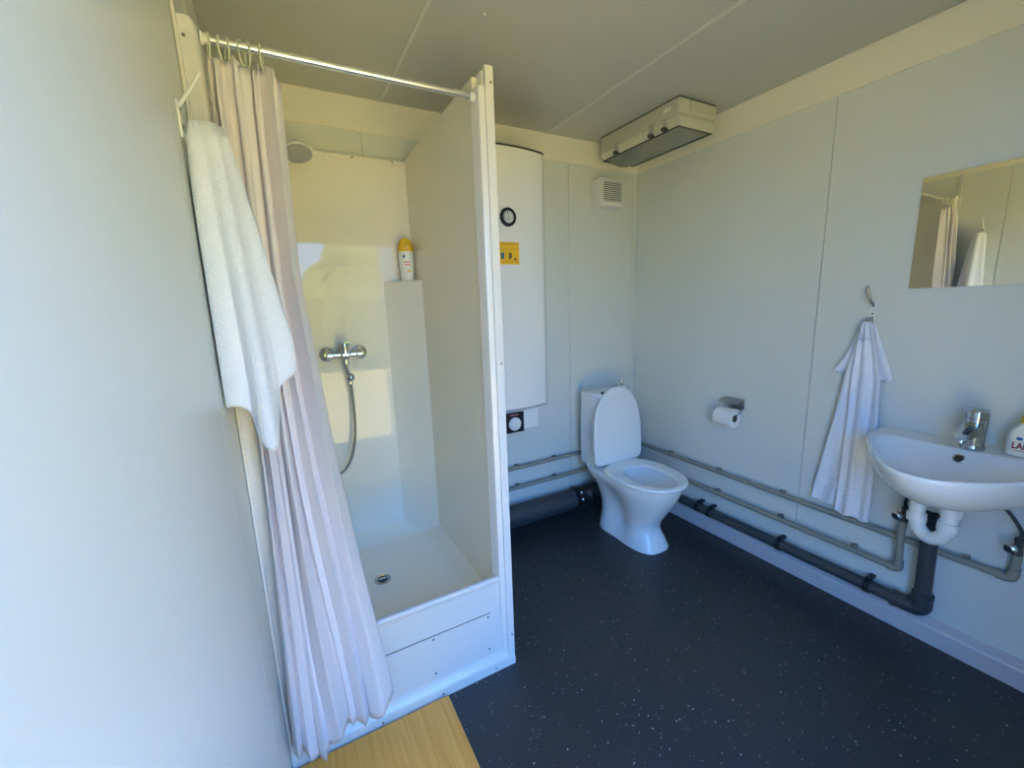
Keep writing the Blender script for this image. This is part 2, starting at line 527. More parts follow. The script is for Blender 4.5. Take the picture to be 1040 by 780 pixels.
# tray : apron profile swept along x, floor dished toward the drain
bm = NB()
pf = [(-0.915, 0.0), (-0.915, 0.030), (-0.908, 0.040), (-0.897, 0.052), (-0.892, 0.07), (-0.889, 0.20), (-0.889, 0.350), (-0.891, 0.362), (-0.894, 0.369), (-0.895, 0.375),
      (-0.893, 0.381), (-0.887, 0.384), (-0.872, 0.381), (-0.857, 0.368), (-0.842, 0.33), (-0.830, 0.27), (-0.800, 0.225), (-0.74, 0.206), (-0.74, 0.0)]
loft(bm, [[(x, y, z) for y, z in pf] for x in (XL + 0.004, -1.500)])
tray = add('tray_apron', bm, M['acrylic'], sh, sharp=0.9)
bm = NB()
nx, ny = 26, 26
DR = Vector((-1.895, -0.41))
g = []
for i in range(nx + 1):
    row = []
    for j in range(ny + 1):
        x = XL + 0.01 + (XB + 0.015 - XL - 0.01) * i / nx; y = -0.86 + (0.83) * j / ny
        ex = min(x - XA, XB - x); ey = min(y + 0.86, -0.045 - y)
        def lip(e, wd): 
            e = max(0, min(1, e / wd)); return (1 - e) ** 2.5
        z = 0.203 + 0.018 * min(1, (Vector((x, y)) - DR).length / 0.5) + 0.07 * lip(ex, 0.07) + 0.07 * lip(-0.045 - y, 0.07) + 0.10 * lip(y + 0.86, 0.12)
        row.append(bm.verts.new((x, y, z)))
    g.append(row)
for i in range(nx):
    for j in range(ny):
        bm.faces.new((g[i][j], g[i + 1][j], g[i + 1][j + 1], g[i][j + 1]))
tf = add('tray_floor', bm, M['gel'], sh, sharp=1.2)
bm = NB(); lathe(bm, [(0.036, 0.199), (0.036, 0.209), (0.031, 0.212), (0.026, 0.207), (0.0255, 0.2065)], (DR.x, DR.y, 0), n=28)
dr = add('drain', bm, M['chrome'], sh)
bm = NB()
lathe(bm, [(0.022, 0.206), (0.022, 0.2085)], (DR.x, DR.y, 0), n=20)
add('grate', bm, M['black'], dr)
bm = NB(); box(bm, DR.x - 0.016, DR.x + 0.016, DR.y - 0.004, DR.y + 0.004, 0.2085, 0.2125, 0.001); add('grate_bar', bm, M['chrome'], dr)
# access panel
PX0, PX1, PZ0, PZ1 = -2.24, -1.588, 0.062, 0.243
bm = NB(); box(bm, PX0, PX1, -0.8925, -0.886, PZ0, PZ1, 0.001); ap = add('access_panel', bm, M['acrylic'], sh)
bm = NB(); box(bm, PX0, PX1, -0.8905, -0.885, PZ1, PZ1 + 0.0026); add('joint', bm, M['gap'], ap)  # dark strip stands in for the shaded groove along the panel top
for x in (-1.60, -1.815, -2.03, -2.22):
    for z in (0.232, 0.092):
        bm = NB(); lathe(bm, [(0.0045, 0), (0.0045, 0.001), (0.003, 0.003)], (x, -0.8925, z), (0, -1, 0), 10); add('screw', bm, M['screw'], ap)
    bm = NB(); lathe(bm, [(0.0045, 0), (0.0045, 0.001), (0.003, 0.003)], (x + 0.015, -0.915, 0.017), (0, -1, 0), 10); add('screw', bm, M['screw'], tray)

# mixer tap
mx_ = thing('shower_mixer', 'chrome shower mixer with a single lever on the shower back wall', 'tap', (-1.916, -0.045, 1.20))
for x in (-1.990, -1.842):
    bm = NB(); lathe(bm, [(0.034, 0.0), (0.034, 0.006), (0.030, 0.013), (0.018, 0.016), (0.014, 0.020), (0.014, 0.05)], (x, -0.045, 1.198), (0, -1, 0))
    add('escutcheon', bm, M['chrome'], mx_)
bm = NB()
lathe(bm, [(0.015, 0), (0.021, 0.004), (0.021, 0.025), (0.017, 0.03), (0.016, 0.06), (0.024, 0.07), (0.025, 0.094), (0.016, 0.104), (0.017, 0.13), (0.021, 0.135), (0.021, 0.156), (0.015, 0.16)], (-1.996, -0.098, 1.196), (1, 0, 0))
lathe(bm, [(0.012, 0), (0.014, 0.003), (0.014, 0.035)], (-1.914, -0.098, 1.150), (0, 0, 1), 18)
lathe(bm, [(0.022, 0), (0.026, 0.006), (0.026, 0.028)], (-1.914, -0.098, 1.196), (0, 0, 1), 24)
add('mixer_body', bm, M['chrome'], mx_)
bm = NB()
lathe(bm, [(0.0265, 0), (0.027, 0.002), (0.027, 0.018), (0.024, 0.024), (0.01, 0.026)], (-1.914, -0.098, 1.226), (0, 0, 1), 24)
loft(bm, [[(-1.914 + sx_ * w_, y, z + dz) for sx_, dz in ((-1, -0.004), (1, -0.004), (1, 0.004), (-1, 0.004))] for y, z, w_ in ((-0.105, 1.243, 0.014), (-0.14, 1.248, 0.013), (-0.185, 1.256, 0.010), (-0.197, 1.259, 0.007))])
add('lever', bm, M['chrome'], mx_)
hose = spline([(-1.914, -0.098, 1.152), (-1.912, -0.098, 1.12), (-1.906, -0.100, 1.085), (-1.903, -0.102, 1.05), (-1.902, -0.105, 0.97), (-1.905, -0.110, 0.86), (-1.918, -0.115, 0.76), (-1.95, -0.12, 0.675), (-2.0, -0.12, 0.63), (-2.07, -0.12, 0.65),
               (-2.13, -0.12, 0.76), (-2.165, -0.12, 1.0), (-2.175, -0.12, 1.4), (-2.165, -0.12, 1.75), (-2.145, -0.12, 1.90), (-2.135, -0.115, 1.955)], 9)
bm = NB(); tube(bm, hose, [0.0065 + 0.0006 * (i % 2) for i in range(len(hose))], 10); add('hose', bm, M['steel'], mx_)
bm = NB()
lathe(bm, [(0.008, 0), (0.011, 0.006), (0.011, 0.03), (0.008, 0.034)], (-1.9045, -0.101, 1.050), (0, 0, 1), 16)
bmesh.ops.create_uvsphere(bm, u_segments=18, v_segments=12, radius=0.019, matrix=Matrix.Translation((-1.902, -0.108, 1.088)))
add('hose_connector', bm, M['chrome'], mx_)

# hand shower on its wall holder
hs = thing('hand_shower', 'round white hand shower head with grey nozzle face on the shower wall', 'shower head', (-2.06, -0.045, 2.0))
nrm = Vector((0.08, -0.40, -0.90)).normalized()
hc = Vector((-2.018, -0.165, 2.035))
bm = NB()
lathe(bm, [(0.018, -0.035), (0.036, -0.028), (0.052, -0.014), (0.057, -0.004), (0.057, 0.003), (0.053, 0.006)], hc, nrm, 32)
tube(bm, spline([hc - nrm * 0.022, hc + Vector((-0.060, 0.035, 0.000)), hc + Vector((-0.108, 0.035, -0.065)), hc + Vector((-0.115, 0.033, -0.09))], 6), [0.02] * 6 + [0.014] * 13, 14)
add('shower_head', bm, M['plastic'], hs)
bm = NB(); lathe(bm, [(0.052, 0.005), (0.052, 0.009), (0.046, 0.011)], hc, nrm, 32); nf = add('nozzle_face', bm, M['grey'], hs)
bm = NB(); lathe(bm, [(0.022, 0), (0.022, 0.012), (0.014, 0.02), (0.013, 0.06), (0.017, 0.064), (0.017, 0.085)], (-2.137, -0.045, 1.965), (0, -1, 0.1), 18); add('wall_holder', bm, M['chrome'], hs)

# ------------------------------------------------------------------ curtain rod, rings, curtain
RZ, RY = 2.033, -0.880
bm = NB(); tube(bm, [(-2.246, RY, RZ), (-1.553, RY, RZ)], 0.0095, 18)
rod = thing('curtain_rod', 'straight white metal shower curtain rod across the cabin front', 'curtain rod', (-1.9, RY, RZ))
add('rod_tube', bm, M['rod'], rod)
for x, d in ((-2.2455, 1), (-1.5535, -1)):
    bm = NB(); lathe(bm, [(0.014, 0), (0.014, 0.004), (0.0112, 0.006), (0.0112, 0.014)], (x, RY, RZ), (d, 0, 0), 20); add('end_cap', bm, M['plastic'], rod)


def ring_mesh():
    b_ = NB()
    pts = []
    for k in range(33):
        a = PI * 0.5 + 2 * PI * k / 32 * 0.985
        ex = math.cos(a) * (0.0145 + 0.004 * max(0, math.sin(a))); ez = math.sin(a) * 0.027
        pts.append((0.0, ex, ez - 0.0155))
    tube(b_, pts, 0.0022, 8)
    return b_


RX = [-2.232, -2.206, -2.195, -2.164, -2.154, -2.124]
words = ['nearest the left wall', 'second from the left wall', 'third from the left wall', 'fourth from the left wall', 'fifth from the left wall', 'farthest from the left wall']
r0 = None
for i, x in enumerate(RX):
    if r0 is None:
        b_ = ring_mesh(); bmesh.ops.translate(b_, verts=b_.verts, vec=(x, RY, RZ))
        o = add('curtain_ring', b_, M['ring']); r0 = o; base = o.location.copy()
    else:
        o = r0.copy(); COL.objects.link(o); o.location = base + Vector((x - RX[0], 0, 0))
    o.rotation_euler = (0, 0, R((14, -22, 18, -30, 25, -12)[i]))
    tag(o, 'cream open curtain ring on the shower rod, ' + words[i], 'curtain ring', 'rings on the shower curtain rod')


def lerp_tab(tab, z):
    if z >= tab[0][0]:
        return tab[0][1:]
    for a, c in zip(tab, tab[1:]):
        if a[0] >= z >= c[0]:
            t_ = (a[0] - z) / (a[0] - c[0])
            return tuple(p + (q - p) * t_ for p, q in zip(a[1:], c[1:]))
    return tab[-1][1:]


CT = [  # z, left x, right x, y centre, fold depth
    (2.00, -2.236, -2.086, -0.885, 0.020),
    (1.90, -2.240, -2.090, -0.890, 0.034),
    (1.50, -2.243, -2.098, -0.905, 0.044),
    (0.96, -2.250, -2.062, -0.932, 0.040),
    (0.55, -2.262, -2.020, -0.950, 0.030),
    (0.25, -2.272, -1.985, -0.958, 0.026),
    (0.05, -2.276, -1.968, -0.960, 0.030)]
# pleats: width share, depth share (broad outward faces, narrow creases between them)
PL = [(0.6, 0.65), (1.25, 1.0), (0.6, 0.5), (1.35, 0.9), (0.6, 0.55), (1.35, 0.9), (2.1, 0.75)]
PT = sum(p[0] for p in PL)


def pleat(u):
    t_ = u * PT
    for k, (wd, dp_) in enumerate(PL):
        if t_ <= wd or k == len(PL) - 1:
            f = min(1, max(0, t_ / wd))
            return k, f, dp_
        t_ -= wd


bm = NB()
NU, NV = 260, 80
rows = []
for j in range(NV + 1):
    v = j / NV
    row = []
    for i in range(NU + 1):
        u = i / NU
        us = min(1, max(0, u + 0.030 * math.sin(PI * u) * math.sin(2.6 * v + 0.5) + 0.012 * math.sin(7 * v + 9 * u) * v * (1 - u) * u * 4))
        k, f, dp_ = pleat(us)
        ztop = 2.000 - 0.022 * abs(math.cos(PI * 6 * u)) ** 1.5 - (0.012 if u > 0.96 else 0)
        zbot = 0.085 + 0.055 * u * u - 0.030 * math.exp(-((u - 0.22) / 0.13) ** 2) + 0.012 * math.sin(13 * u + 1)
        z = ztop + (zbot - ztop) * v
        xl, xr, yc, am = lerp_tab(CT, z)
        arch = math.sin(PI * f) ** 0.75
        lean = (0.5 + 0.35 * math.sin(1.7 * k + 2.2 * v))
        skew = math.sin(PI * f ** (0.75 + 0.5 * lean)) ** 0.8
        y = yc + am * 0.55 - am * 1.5 * dp_ * (0.4 * arch + 0.6 * skew) * (1 + 0.25 * math.sin(2.1 * k + 3.0 * v))
        # pleats overlap sideways a little like a real bunched curtain
        x = xl + (xr - xl) * u + (0.013 * math.sin(2 * PI * f + 0.6 * math.sin(k * 2.0)) * (1 - 0.55 * v)) * math.sin(PI * u) ** 0.3 + 0.008 * math.sin(2 * PI * 1.1 * u + 4 * v) * v * math.sin(PI * u)
        y += 0.004 * math.sin(14 * v + 5 * u + k)
        if v < 0.10:
            y += 0.005 * math.sin(70 * u) * (1 - v / 0.10)
        if v > 0.9:          # stiff hem flicks
            y += -0.010 * (v - 0.9) * 10 * math.sin(3.1 * k + 1)
        x = max(x, XL + 0.012)
        if x < -2.244:
            y = min(y, -0.910)
        if z < 0.46:
            y = min(y, -0.922)
        row.append(bm.verts.new((x, y, z)))
    rows.append(row)
for j in range(NV):
    for i in range(NU):
        bm.faces.new((rows[j][i], rows[j][i + 1], rows[j + 1][i + 1], rows[j + 1][i]))
cu = tag(add('shower_curtain', bm, M['curtain'], sharp=2.5), 'pale shower curtain bunched open at the left side of the shower', 'shower curtain')
solid(cu, 0.0012, 0)


# ------------------------------------------------------------------ coat hooks and towels
def coat_hook(label, base, d, side):
    """base: centre of the plate on the wall; d: +1 when the wall is on the left (hook reaches toward +x)"""
    t_ = thing('coat_hook', label, 'coat hook', base)
    x, y, z = base
    bm = NB(); box(bm, min(x, x + d * 0.005), max(x, x + d * 0.005), y - 0.011, y + 0.011, z - 0.036, z + 0.036, 0.002)
    p = add('back_plate', bm, M['plastic'], t_)
    for dz in (0.02, -0.012):
        bm = NB(); lathe(bm, [(0.0045, 0), (0.003, 0.002)], (x + d * 0.005, y, z + dz), (d, 0, 0), 10); add('screw', bm, M['screw'], p)
    bm = NB()
    pr_ = 0.0036 if d > 0 else 0.0055
    up_ = spline([(x + d * 0.003, y, z + 0.024), (x + d * 0.010, y, z + 0.034), (x + d * 0.030, y, z + 0.064), (x + d * 0.048, y, z + 0.094)] if d > 0 else [(x + d * 0.003, y, z + 0.026), (x + d * 0.022, y + 0.004, z + 0.040), (x + d * 0.036, y + 0.009, z + 0.072), (x + d * 0.042, y + 0.012, z + 0.100)], 6)
    tube(bm, up_, [pr_] * (len(up_) - 2) + [pr_ + 0.001, pr_ - 0.0005], 12)
    add('upper_prong', bm, M['plastic'] if d > 0 else M['steel'], t_)
    bm = NB()
    lo_ = spline([(x + d * 0.003, y, z - 0.024), (x + d * 0.012, y, z - 0.044), (x + d * 0.028, y, z - 0.050), (x + d * 0.036, y, z - 0.036), (x + d * 0.037, y, z - 0.026)], 6)
    tube(bm, lo_, [0.005] * (len(lo_) - 2) + [0.006, 0.0045], 12)
    add('lower_prong', bm, M['plastic'] if d > 0 else M['steel'], t_)
    return t_


coat_hook('white coat hook on the left wall holding the large towel', (XL, -1.052, 1.790), 1, 1)
coat_hook('small metal coat hook on the right wall holding the hand towel', (0.0, -1.356, 1.322), -1, 1)


def drape(name, label, fn, nu, nv, mt, th=0.005, close=False):
    bm = NB(); rows = []
    for j in range(nv + 1):
        rows.append([bm.verts.new(fn(i / nu, j / nv)) for i in range(nu + (0 if close else 1))])
    n_ = len(rows[0])
    for j in range(nv):
        for i in range(n_ if close else n_ - 1):
            k = (i + 1) % n_
            bm.faces.new((rows[j][i], rows[j][k], rows[j + 1][k], rows[j + 1][i]))
    return bm


# large towel: hung by a point, pleats spreading as it falls, pointed lower corner
def big_towel(u, v):
    a = 2 * PI * u                                    # around the bunch; a=0 faces +x
    zt = 1.778
    # lower hem height by direction
    bot = 1.245 - 0.155 * max(0, math.cos(a - (-1.35))) ** 6 - 0.03 * math.cos(a + 2.4) + 0.02 * math.sin(3 * a)
    z = zt + (bot - zt) * v
    s = min(1, v * 1.15)
    rx = 0.030 + 0.034 * s ** 0.8
    ry = 0.026 + 0.034 * s ** 0.8
    fold = 1 + (0.10 + 0.16 * s) * math.sin(5 * a + 1.1 + 0.8 * v) + 0.08 * s * math.sin(9 * a + 2 * v)
    cx_ = -2.250 + 0.024 * s
    x = cx_ + rx * fold * math.cos(a)
    y = -1.052 + ry * fold * math.sin(a)
    if v < 0.02:
        k = 0.05
        z = zt + 0.004
        x = cx_ + rx * math.cos(a) * k
        y = -1.052 + ry * math.sin(a) * k
    elif v < 0.04:
        x = cx_ + rx * fold * math.cos(a) * 0.86; y = -1.052 + ry * fold * math.sin(a) * 0.86; z = zt + 0.004
    return Vector((max(x, XL + 0.008), y, z))


bm = drape('towel', '', big_towel, 96, 60, M['towel'], close=True)
top = [f for f in bm.verts if f.co.z > 1.763]
tw = tag(add('bath_towel', bm, M['towel'], sharp=2.5), 'large white terry towel hanging from the coat hook before the shower curtain', 'towel')
solid(tw, 0.006, 0)


# hand towel on the right wall: a gathered top, two tails and two short side corners
def sheet(bm, prof, nfold, amp, x0, phase, nu=30, nv=44, hem=True):
    """prof rows: (z, y_left, y_right, x)"""
    rows = []
    for j in range(nv + 1):
        t_ = j / nv
        k = t_ * (len(prof) - 1); a = int(min(k, len(prof) - 2)); f = k - a
        z, yl, yr, xx = [p + (q - p) * f for p, q in zip(prof[a], prof[a + 1])]
        row = []
        for i in range(nu + 1):
            u = i / nu
            y = yl + (yr - yl) * u
            am_ = amp * (0.6 + 0.4 * t_)
            x = xx - am_ * (0.5 + 0.5 * math.sin(2 * PI * nfold * u + phase + 1.2 * t_))
            zz_ = z + 0.006 * math.sin(2 * PI * nfold * u + phase)
            if hem and (0.845 < t_ < 0.925 or 0.10 < t_ < 0.19):       # woven border ribs
                x += 0.0042 * math.sin(t_ * 2 * PI * 52)
            row.append(bm.verts.new((min(x, -0.008), y, zz_)))
        rows.append(row)
    for j in range(nv):
        for i in range(nu):
            bm.faces.new((rows[j][i], rows[j][i + 1], rows[j + 1][i + 1], rows[j + 1][i]))


bm = NB()
sheet(bm, [(1.275, -1.346, -1.372, -0.034), (1.20, -1.326, -1.388, -0.030), (1.05, -1.300, -1.420, -0.026), (0.85, -1.275, -1.430, -0.024), (0.65, -1.243, -1.385, -0.018), (0.44, -1.212, -1.336, -0.014)], 1.6, 0.018, 0, 0.4, nv=150)
sheet(bm, [(1.275, -1.347, -1.374, -0.046), (1.20, -1.338, -1.394, -0.046), (1.05, -1.330, -1.430, -0.045), (0.85, -1.330, -1.438, -0.040), (0.65, -1.328, -1.450, -0.042), (0.425, -1.322, -1.450, -0.040)], 1.9, 0.022, 0, 2.0, nv=150)
sheet(bm, [(1.27, -1.340, -1.362, -0.020), (1.20, -1.315, -1.355, -0.018), (1.12, -1.282, -1.35, -0.018), (1.055, -1.244, -1.280, -0.018)], 1.2, 0.010, 0, 0.0, nv=26, hem=False)
sheet(bm, [(1.27, -1.355, -1.376, -0.022), (1.20, -1.362, -1.402, -0.020), (1.10, -1.38, -1.440, -0.018), (1.040, -1.420, -1.458, -0.018)], 1.2, 0.010, 0, 1.0, nv=26, hem=False)
ht = tag(add('hand_towel', bm, M['towel'], sharp=2.5), 'small white hand towel with ribbed borders hanging beside the washbasin', 'towel')
solid(ht, 0.005, 0)

# ------------------------------------------------------------------ water heater
HX, HW, HZ0, HZ1 = -1.120, 0.252, 0.850, 2.142


def heater_outline(inset=0.0):
    pts = []
    hw = HW - inset
    for k in range(25):
        s = -1 + 2 * k / 24
        x = HX + hw * s
        y = -0.285 + inset + 0.040 * s * s + 0.035 * max(0, abs(s) - 0.90) / 0.10 * (1 if abs(s) > 0.9 else 0)
        pts.append((x, y))
    pts += [(HX + hw, -0.12), (HX + hw - 0.01, -0.002), (HX - hw + 0.01, -0.002), (HX - hw, -0.12)]
    return pts


wh = thing('water_heater', 'tall white wall-hung water heater beside the shower cabin', 'water heater', (HX, -0.14, HZ0))
bm = NB(); loft(bm, [[(x, y, z) for x, y in heater_outline(i_)] for z, i_ in ((HZ0, 0.003), (HZ0 + 0.004, 0), (HZ1 - 0.004, 0), (HZ1, 0.003))])
add('casing', bm, M['enamel'], wh, sharp=0.7)
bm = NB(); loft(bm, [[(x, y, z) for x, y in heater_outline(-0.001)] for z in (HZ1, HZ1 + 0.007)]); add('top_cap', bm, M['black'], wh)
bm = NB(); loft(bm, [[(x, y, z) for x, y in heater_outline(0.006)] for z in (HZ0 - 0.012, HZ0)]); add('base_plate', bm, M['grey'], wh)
gx, gz, gy = -1.127, 1.819, -0.2845
bm = NB(); lathe(bm, [(0.044, 0), (0.044, 0.008), (0.040, 0.012), (0.0295, 0.012), (0.0285, 0.007)], (gx, gy, gz), (0, -1, 0), 36, True, False)
ga = add('thermometer', bm, M['black'], wh)
bm = NB(); lathe(bm, [(0.029, 0), (0.029, 0.0085)], (gx, gy, gz), (0, -1, 0), 32); df = add('dial_face', bm, M['dial'], ga)
bm = NB()
for k in range(9):
    a = R(205 - k * 28.75 + 10)
    mt_ = Matrix.Translation((gx, gy - 0.009, gz)) @ Matrix.Rotation(-a + PI / 2, 4, 'Y')
    box(bm, -0.0012, 0.0012, -0.0004, 0.0004, 0.019, 0.026, 0, mtx=mt_)
box(bm, -0.0012, 0.0012, -0.0004, 0.0004, -0.006, 0.024, 0, mtx=Matrix.Translation((gx, gy - 0.0095, gz)) @ Matrix.Rotation(R(-18), 4, 'Y'))
box(bm, gx - 0.010, gx + 0.010, gy - 0.0095, gy - 0.009, gz - 0.011, gz - 0.0085)
add('pointer_and_ticks', bm, M['black'], ga)
# sticker
sx0, sx1, sz0, sz1 = -1.186, -1.068, 1.596, 1.703
yy = lambda x: -0.285 + 0.040 * ((x - HX) / HW) ** 2


def curved_patch(x0, x1, z0, z1, lift):
    b_ = NB(); n_ = 8
    f = [[b_.verts.new((x0 + (x1 - x0) * k / n_, yy(x0 + (x1 - x0) * k / n_) - lift, z)) for k in range(n_ + 1)] for z in (z0, z1)]
    g_ = [[b_.verts.new((x0 + (x1 - x0) * k / n_, yy(x0 + (x1 - x0) * k / n_) + 0.0002, z)) for k in range(n_ + 1)] for z in (z0, z1)]
    for k in range(n_):
        b_.faces.new((f[0][k], f[0][k + 1], f[1][k + 1], f[1][k])); b_.faces.new((g_[0][k + 1], g_[0][k], g_[1][k], g_[1][k + 1]))
        b_.faces.new((f[1][k], f[1][k + 1], g_[1][k + 1], g_[1][k])); b_.faces.new((f[0][k + 1], f[0][k], g_[0][k], g_[0][k + 1]))
    b_.faces.new((f[0][0], f[1][0], g_[1][0], g_[0][0])); b_.faces.new((f[1][n_], f[0][n_], g_[0][n_], g_[1][n_]))
    return b_


stk = add('warning_sticker', curved_patch(sx0, sx1, sz0, sz1, 0.0008), M['stick'], wh)
add('header_band', curved_patch(sx0 + 0.012, sx1 - 0.004, sz1 - 0.014, sz1 - 0.005, 0.0012), M['stick2'], stk)
add('rule_line', curved_patch(sx0 + 0.004, sx1 - 0.004, sz1 - 0.036, sz1 - 0.032, 0.0012), M['stick2'], stk)
add('rule_line', curved_patch(sx0 + 0.004, sx1 - 0.004, sz0 + 0.012, sz0 + 0.015, 0.0012), M['stick2'], stk)
add('pictogram', curved_patch(sx0 + 0.014, sx0 + 0.032, sz0 + 0.026, sz0 + 0.056, 0.0012), M['teal'], stk)
add('pictogram', curved_patch(sx0 + 0.058, sx0 + 0.067, sz0 + 0.024, sz0 + 0.056, 0.0012), M['brownp'], stk)
add('pictogram', curved_patch(sx0 + 0.069, sx0 + 0.075, sz0 + 0.030, sz0 + 0.056, 0.0012), M['brownp'], stk)
add('pictogram', curved_patch(sx0 + 0.088, sx0 + 0.100, sz0 + 0.020, sz0 + 0.030, 0.0012), M['brownp'], stk)
# thermostat under the heater
bm = NB(); box(bm, -1.150, -0.938, -0.222, -0.06, 0.712, 0.838, 0.004); cb = add('control_box', bm, M['enamel'], wh)
bm = NB(); box(bm, -1.152, -1.036, -0.2265, -0.2215, 0.702, 0.818, 0.002); fp = add('control_face', bm, M['black'], cb)
bm = NB(); lathe(bm, [(0.037, 0), (0.037, 0.006), (0.033, 0.010), (0.026, 0.010), (0.025, 0.018), (0.022, 0.020)], (-1.095, -0.2265, 0.752), (0, -1, 0), 32); add('dial', bm, M['plastic'], cb)
bm = NB(); box(bm, -1.125, -1.07, -0.2272, -0.2265, 0.800, 0.806); add('face_marking', bm, M['pink'], cb)

# ------------------------------------------------------------------ extractor fan
fn_ = thing('extractor_fan', 'small white square extractor fan with louvres on the back wall', 'fan', (-0.292, 0, 1.97))
FX0, FX1, FZ0, FZ1 = -0.378, -0.206, 1.972, 2.132
bm = NB()
gx0, gx1, gz0, gz1 = FX0 + 0.022, FX1 - 0.006, FZ0 + 0.030, FZ1 - 0.016
box(bm, FX0, FX1, -0.078, 0, FZ0, FZ1, 0.008)
box(bm, FX0, gx0, -0.092, -0.070, FZ0, FZ1, 0.005)
box(bm, gx1, FX1, -0.092, -0.070, FZ0, FZ1, 0.0025)
box(bm, gx0 - 0.006, gx1 + 0.003, -0.092, -0.070, FZ0, gz0, 0.005)
box(bm, gx0 - 0.006, gx1 + 0.003, -0.092, -0.070, gz1, FZ1, 0.005)
add('housing', bm, M['plastic'], fn_)
bm = NB(); box(bm, gx0, gx1, -0.0795, -0.077, gz0, gz1); add('grille_opening', bm, M['gap'], fn_)
ns = 10
for k in range(ns):
    z = gz0 + (k + 0.5) * (gz1 - gz0) / ns
    bm = NB(); box(bm, gx0, gx1, -0.0055, 0.0055, -0.0024, 0.0024, 0.0008, mtx=Matrix.Translation((0, -0.0855, z)) @ Matrix.Rotation(R(8), 4, 'X'))
    add('louvre', bm, M['plastic'], fn_)

# ------------------------------------------------------------------ ceiling lamp
lp = thing('ceiling_lamp', 'grey enclosed rectangular lamp mounted on the ceiling near the corner', 'lamp', (-0.24, -0.36, H))
LX0, LX1, LY0, LY1 = -0.372, -0.108, -0.645, -0.080
bm = NB(); box(bm, LX0, LX1, LY0, LY1, 2.262, H - 0.004, 0.006); lb = add('lamp_body', bm, M['lampbody'], lp)
bm = NB(); box(bm, LX0 + 0.001, LX1 - 0.001, LY0 + 0.001, LY1 - 0.001, H - 0.006, H); add('gasket', bm, M['rubber'], lp)
bm = NB(); box(bm, LX0 - 0.001, LX1 + 0.001, LY0 - 0.004, LY0 + 0.01, 2.276, H - 0.012, 0.002); le = add('end_plate', bm, M['lampend'], lp)
bm = NB()
box(bm, LX0 + 0.072, LX0 + 0.076, LY0 - 0.0055, LY0 - 0.003, 2.285, 2.338)
for k in range(4):
    box(bm, LX0 + 0.105, LX1 - 0.06 + 0.01 * (k % 2), LY0 - 0.0048, LY0 - 0.003, 2.297 + k * 0.008, 2.2985 + k * 0.008)
box(bm, LX1 - 0.035, LX1 - 0.032, LY0 - 0.005, LY0 - 0.003, 2.292, 2.325)
add('moulded_lines', bm, M['lampclip'], le)
# lens carrier: tapers down, with curved lower edge at the ends
bm = NB()


def carrier(zz, i0):
    return [(LX0 + i0, LY0 + i0 * 0.5, zz), (LX1 - i0, LY0 + i0 * 0.5, zz), (LX1 - i0, LY1 - i0 * 0.5, zz), (LX0 + i0, LY1 - i0 * 0.5, zz)]


loft(bm, [carrier(2.263, 0.0), carrier(2.252, -0.001), carrier(2.232, 0.006), carrier(2.222, 0.016), carrier(2.222, 0.035), carrier(2.25, 0.035)], False, False)
add('lens_frame', bm, M['lampend'], lp)
bm = NB()
box(bm, LX0 + 0.010, LX1 - 0.010, LY0 + 0.008, LY0 + 0.016, 2.216, 2.2235, 0.001); box(bm, LX0 + 0.010, LX1 - 0.010, LY1 - 0.016, LY1 - 0.008, 2.216, 2.2235, 0.001)
box(bm, LX0 + 0.012, LX0 + 0.020, LY0 + 0.016, LY1 - 0.016, 2.216, 2.2235, 0.001); box(bm, LX1 - 0.020, LX1 - 0.012, LY0 + 0.016, LY1 - 0.016, 2.216, 2.2235, 0.001)
add('lens_seal', bm, M['rubber'], lp)
bm = NB()
n_ = 14
rings = []
for yv in (LY0 + 0.012, LY0 + 0.03, LY1 - 0.03, LY1 - 0.012):
    e = 0.75 if yv in (LY0 + 0.012, LY1 - 0.012) else 1
    rings.append([(LX0 + 0.022 + (LX1 - LX0 - 0.044) * k / n_, yv, 2.236 - 0.040 * e * (1 - abs(-1 + 2 * k / n_) ** 2.6)) for k in range(n_ + 1)])
loft(bm, rings, False, False, closed=False)
for r_ in (rings[0], rings[-1]):
    vs = [bm.verts.new(p) for p in r_]
    bm.faces.new(vs)
ln = add('lens', bm, M['lens'], lp, sharp=0.8)
solid(ln, 0.003, 1)
bm = NB()
box(bm, LX0 + 0.04, LX1 - 0.04, LY0 + 0.05, LY1 - 0.05, 2.252, 2.262); add('reflector', bm, M['trim'], lp)
for xx in (-0.29, -0.19):
    bm = NB(); tube(bm, [(xx, LY0 + 0.07, 2.232), (xx, LY1 - 0.07, 2.232)], 0.010, 12); add('tube', bm, M['plastic'], lp)
for yv in (-0.565, -0.475, -0.215):
    bm = NB(); box(bm, LX0 - 0.008, LX0 + 0.004, yv - 0.012, yv + 0.012, 2.232, 2.278, 0.003); add('clip', bm, M['lampclip'], lp)
    bm = NB(); box(bm, LX0 - 0.010, LX0 + 0.03, yv - 0.008, yv + 0.022, 2.222, 2.240, 0.004); add('clip', bm, M['rubber'], lp)
bm = NB()
for dy, dz in ((0, 0), (0.016, 0.003), (0.030, -0.001)):
    box(bm, LX0 - 0.0012, LX0 + 0.001, LY0 + 0.055 + dy, LY0 + 0.066 + dy, 2.300 + dz, 2.318 + dz, 0)
add('printed_marks', bm, M['trim'], lp)

# ------------------------------------------------------------------ mirror
mr = thing('wall_mirror', 'frameless rectangular mirror on the right wall above the washbasin', 'mirror', (0, -1.76, 1.408))
bm = NB(); box(bm, -0.0055, -0.001, -2.062, -1.461, 1.407, 1.808, 0.0006); add('glass', bm, M['mirror'], mr)
bm = NB(); box(bm, -0.0012, 0.0, -2.060, -1.463, 1.409, 1.806); add('backing', bm, M['grey'], mr)

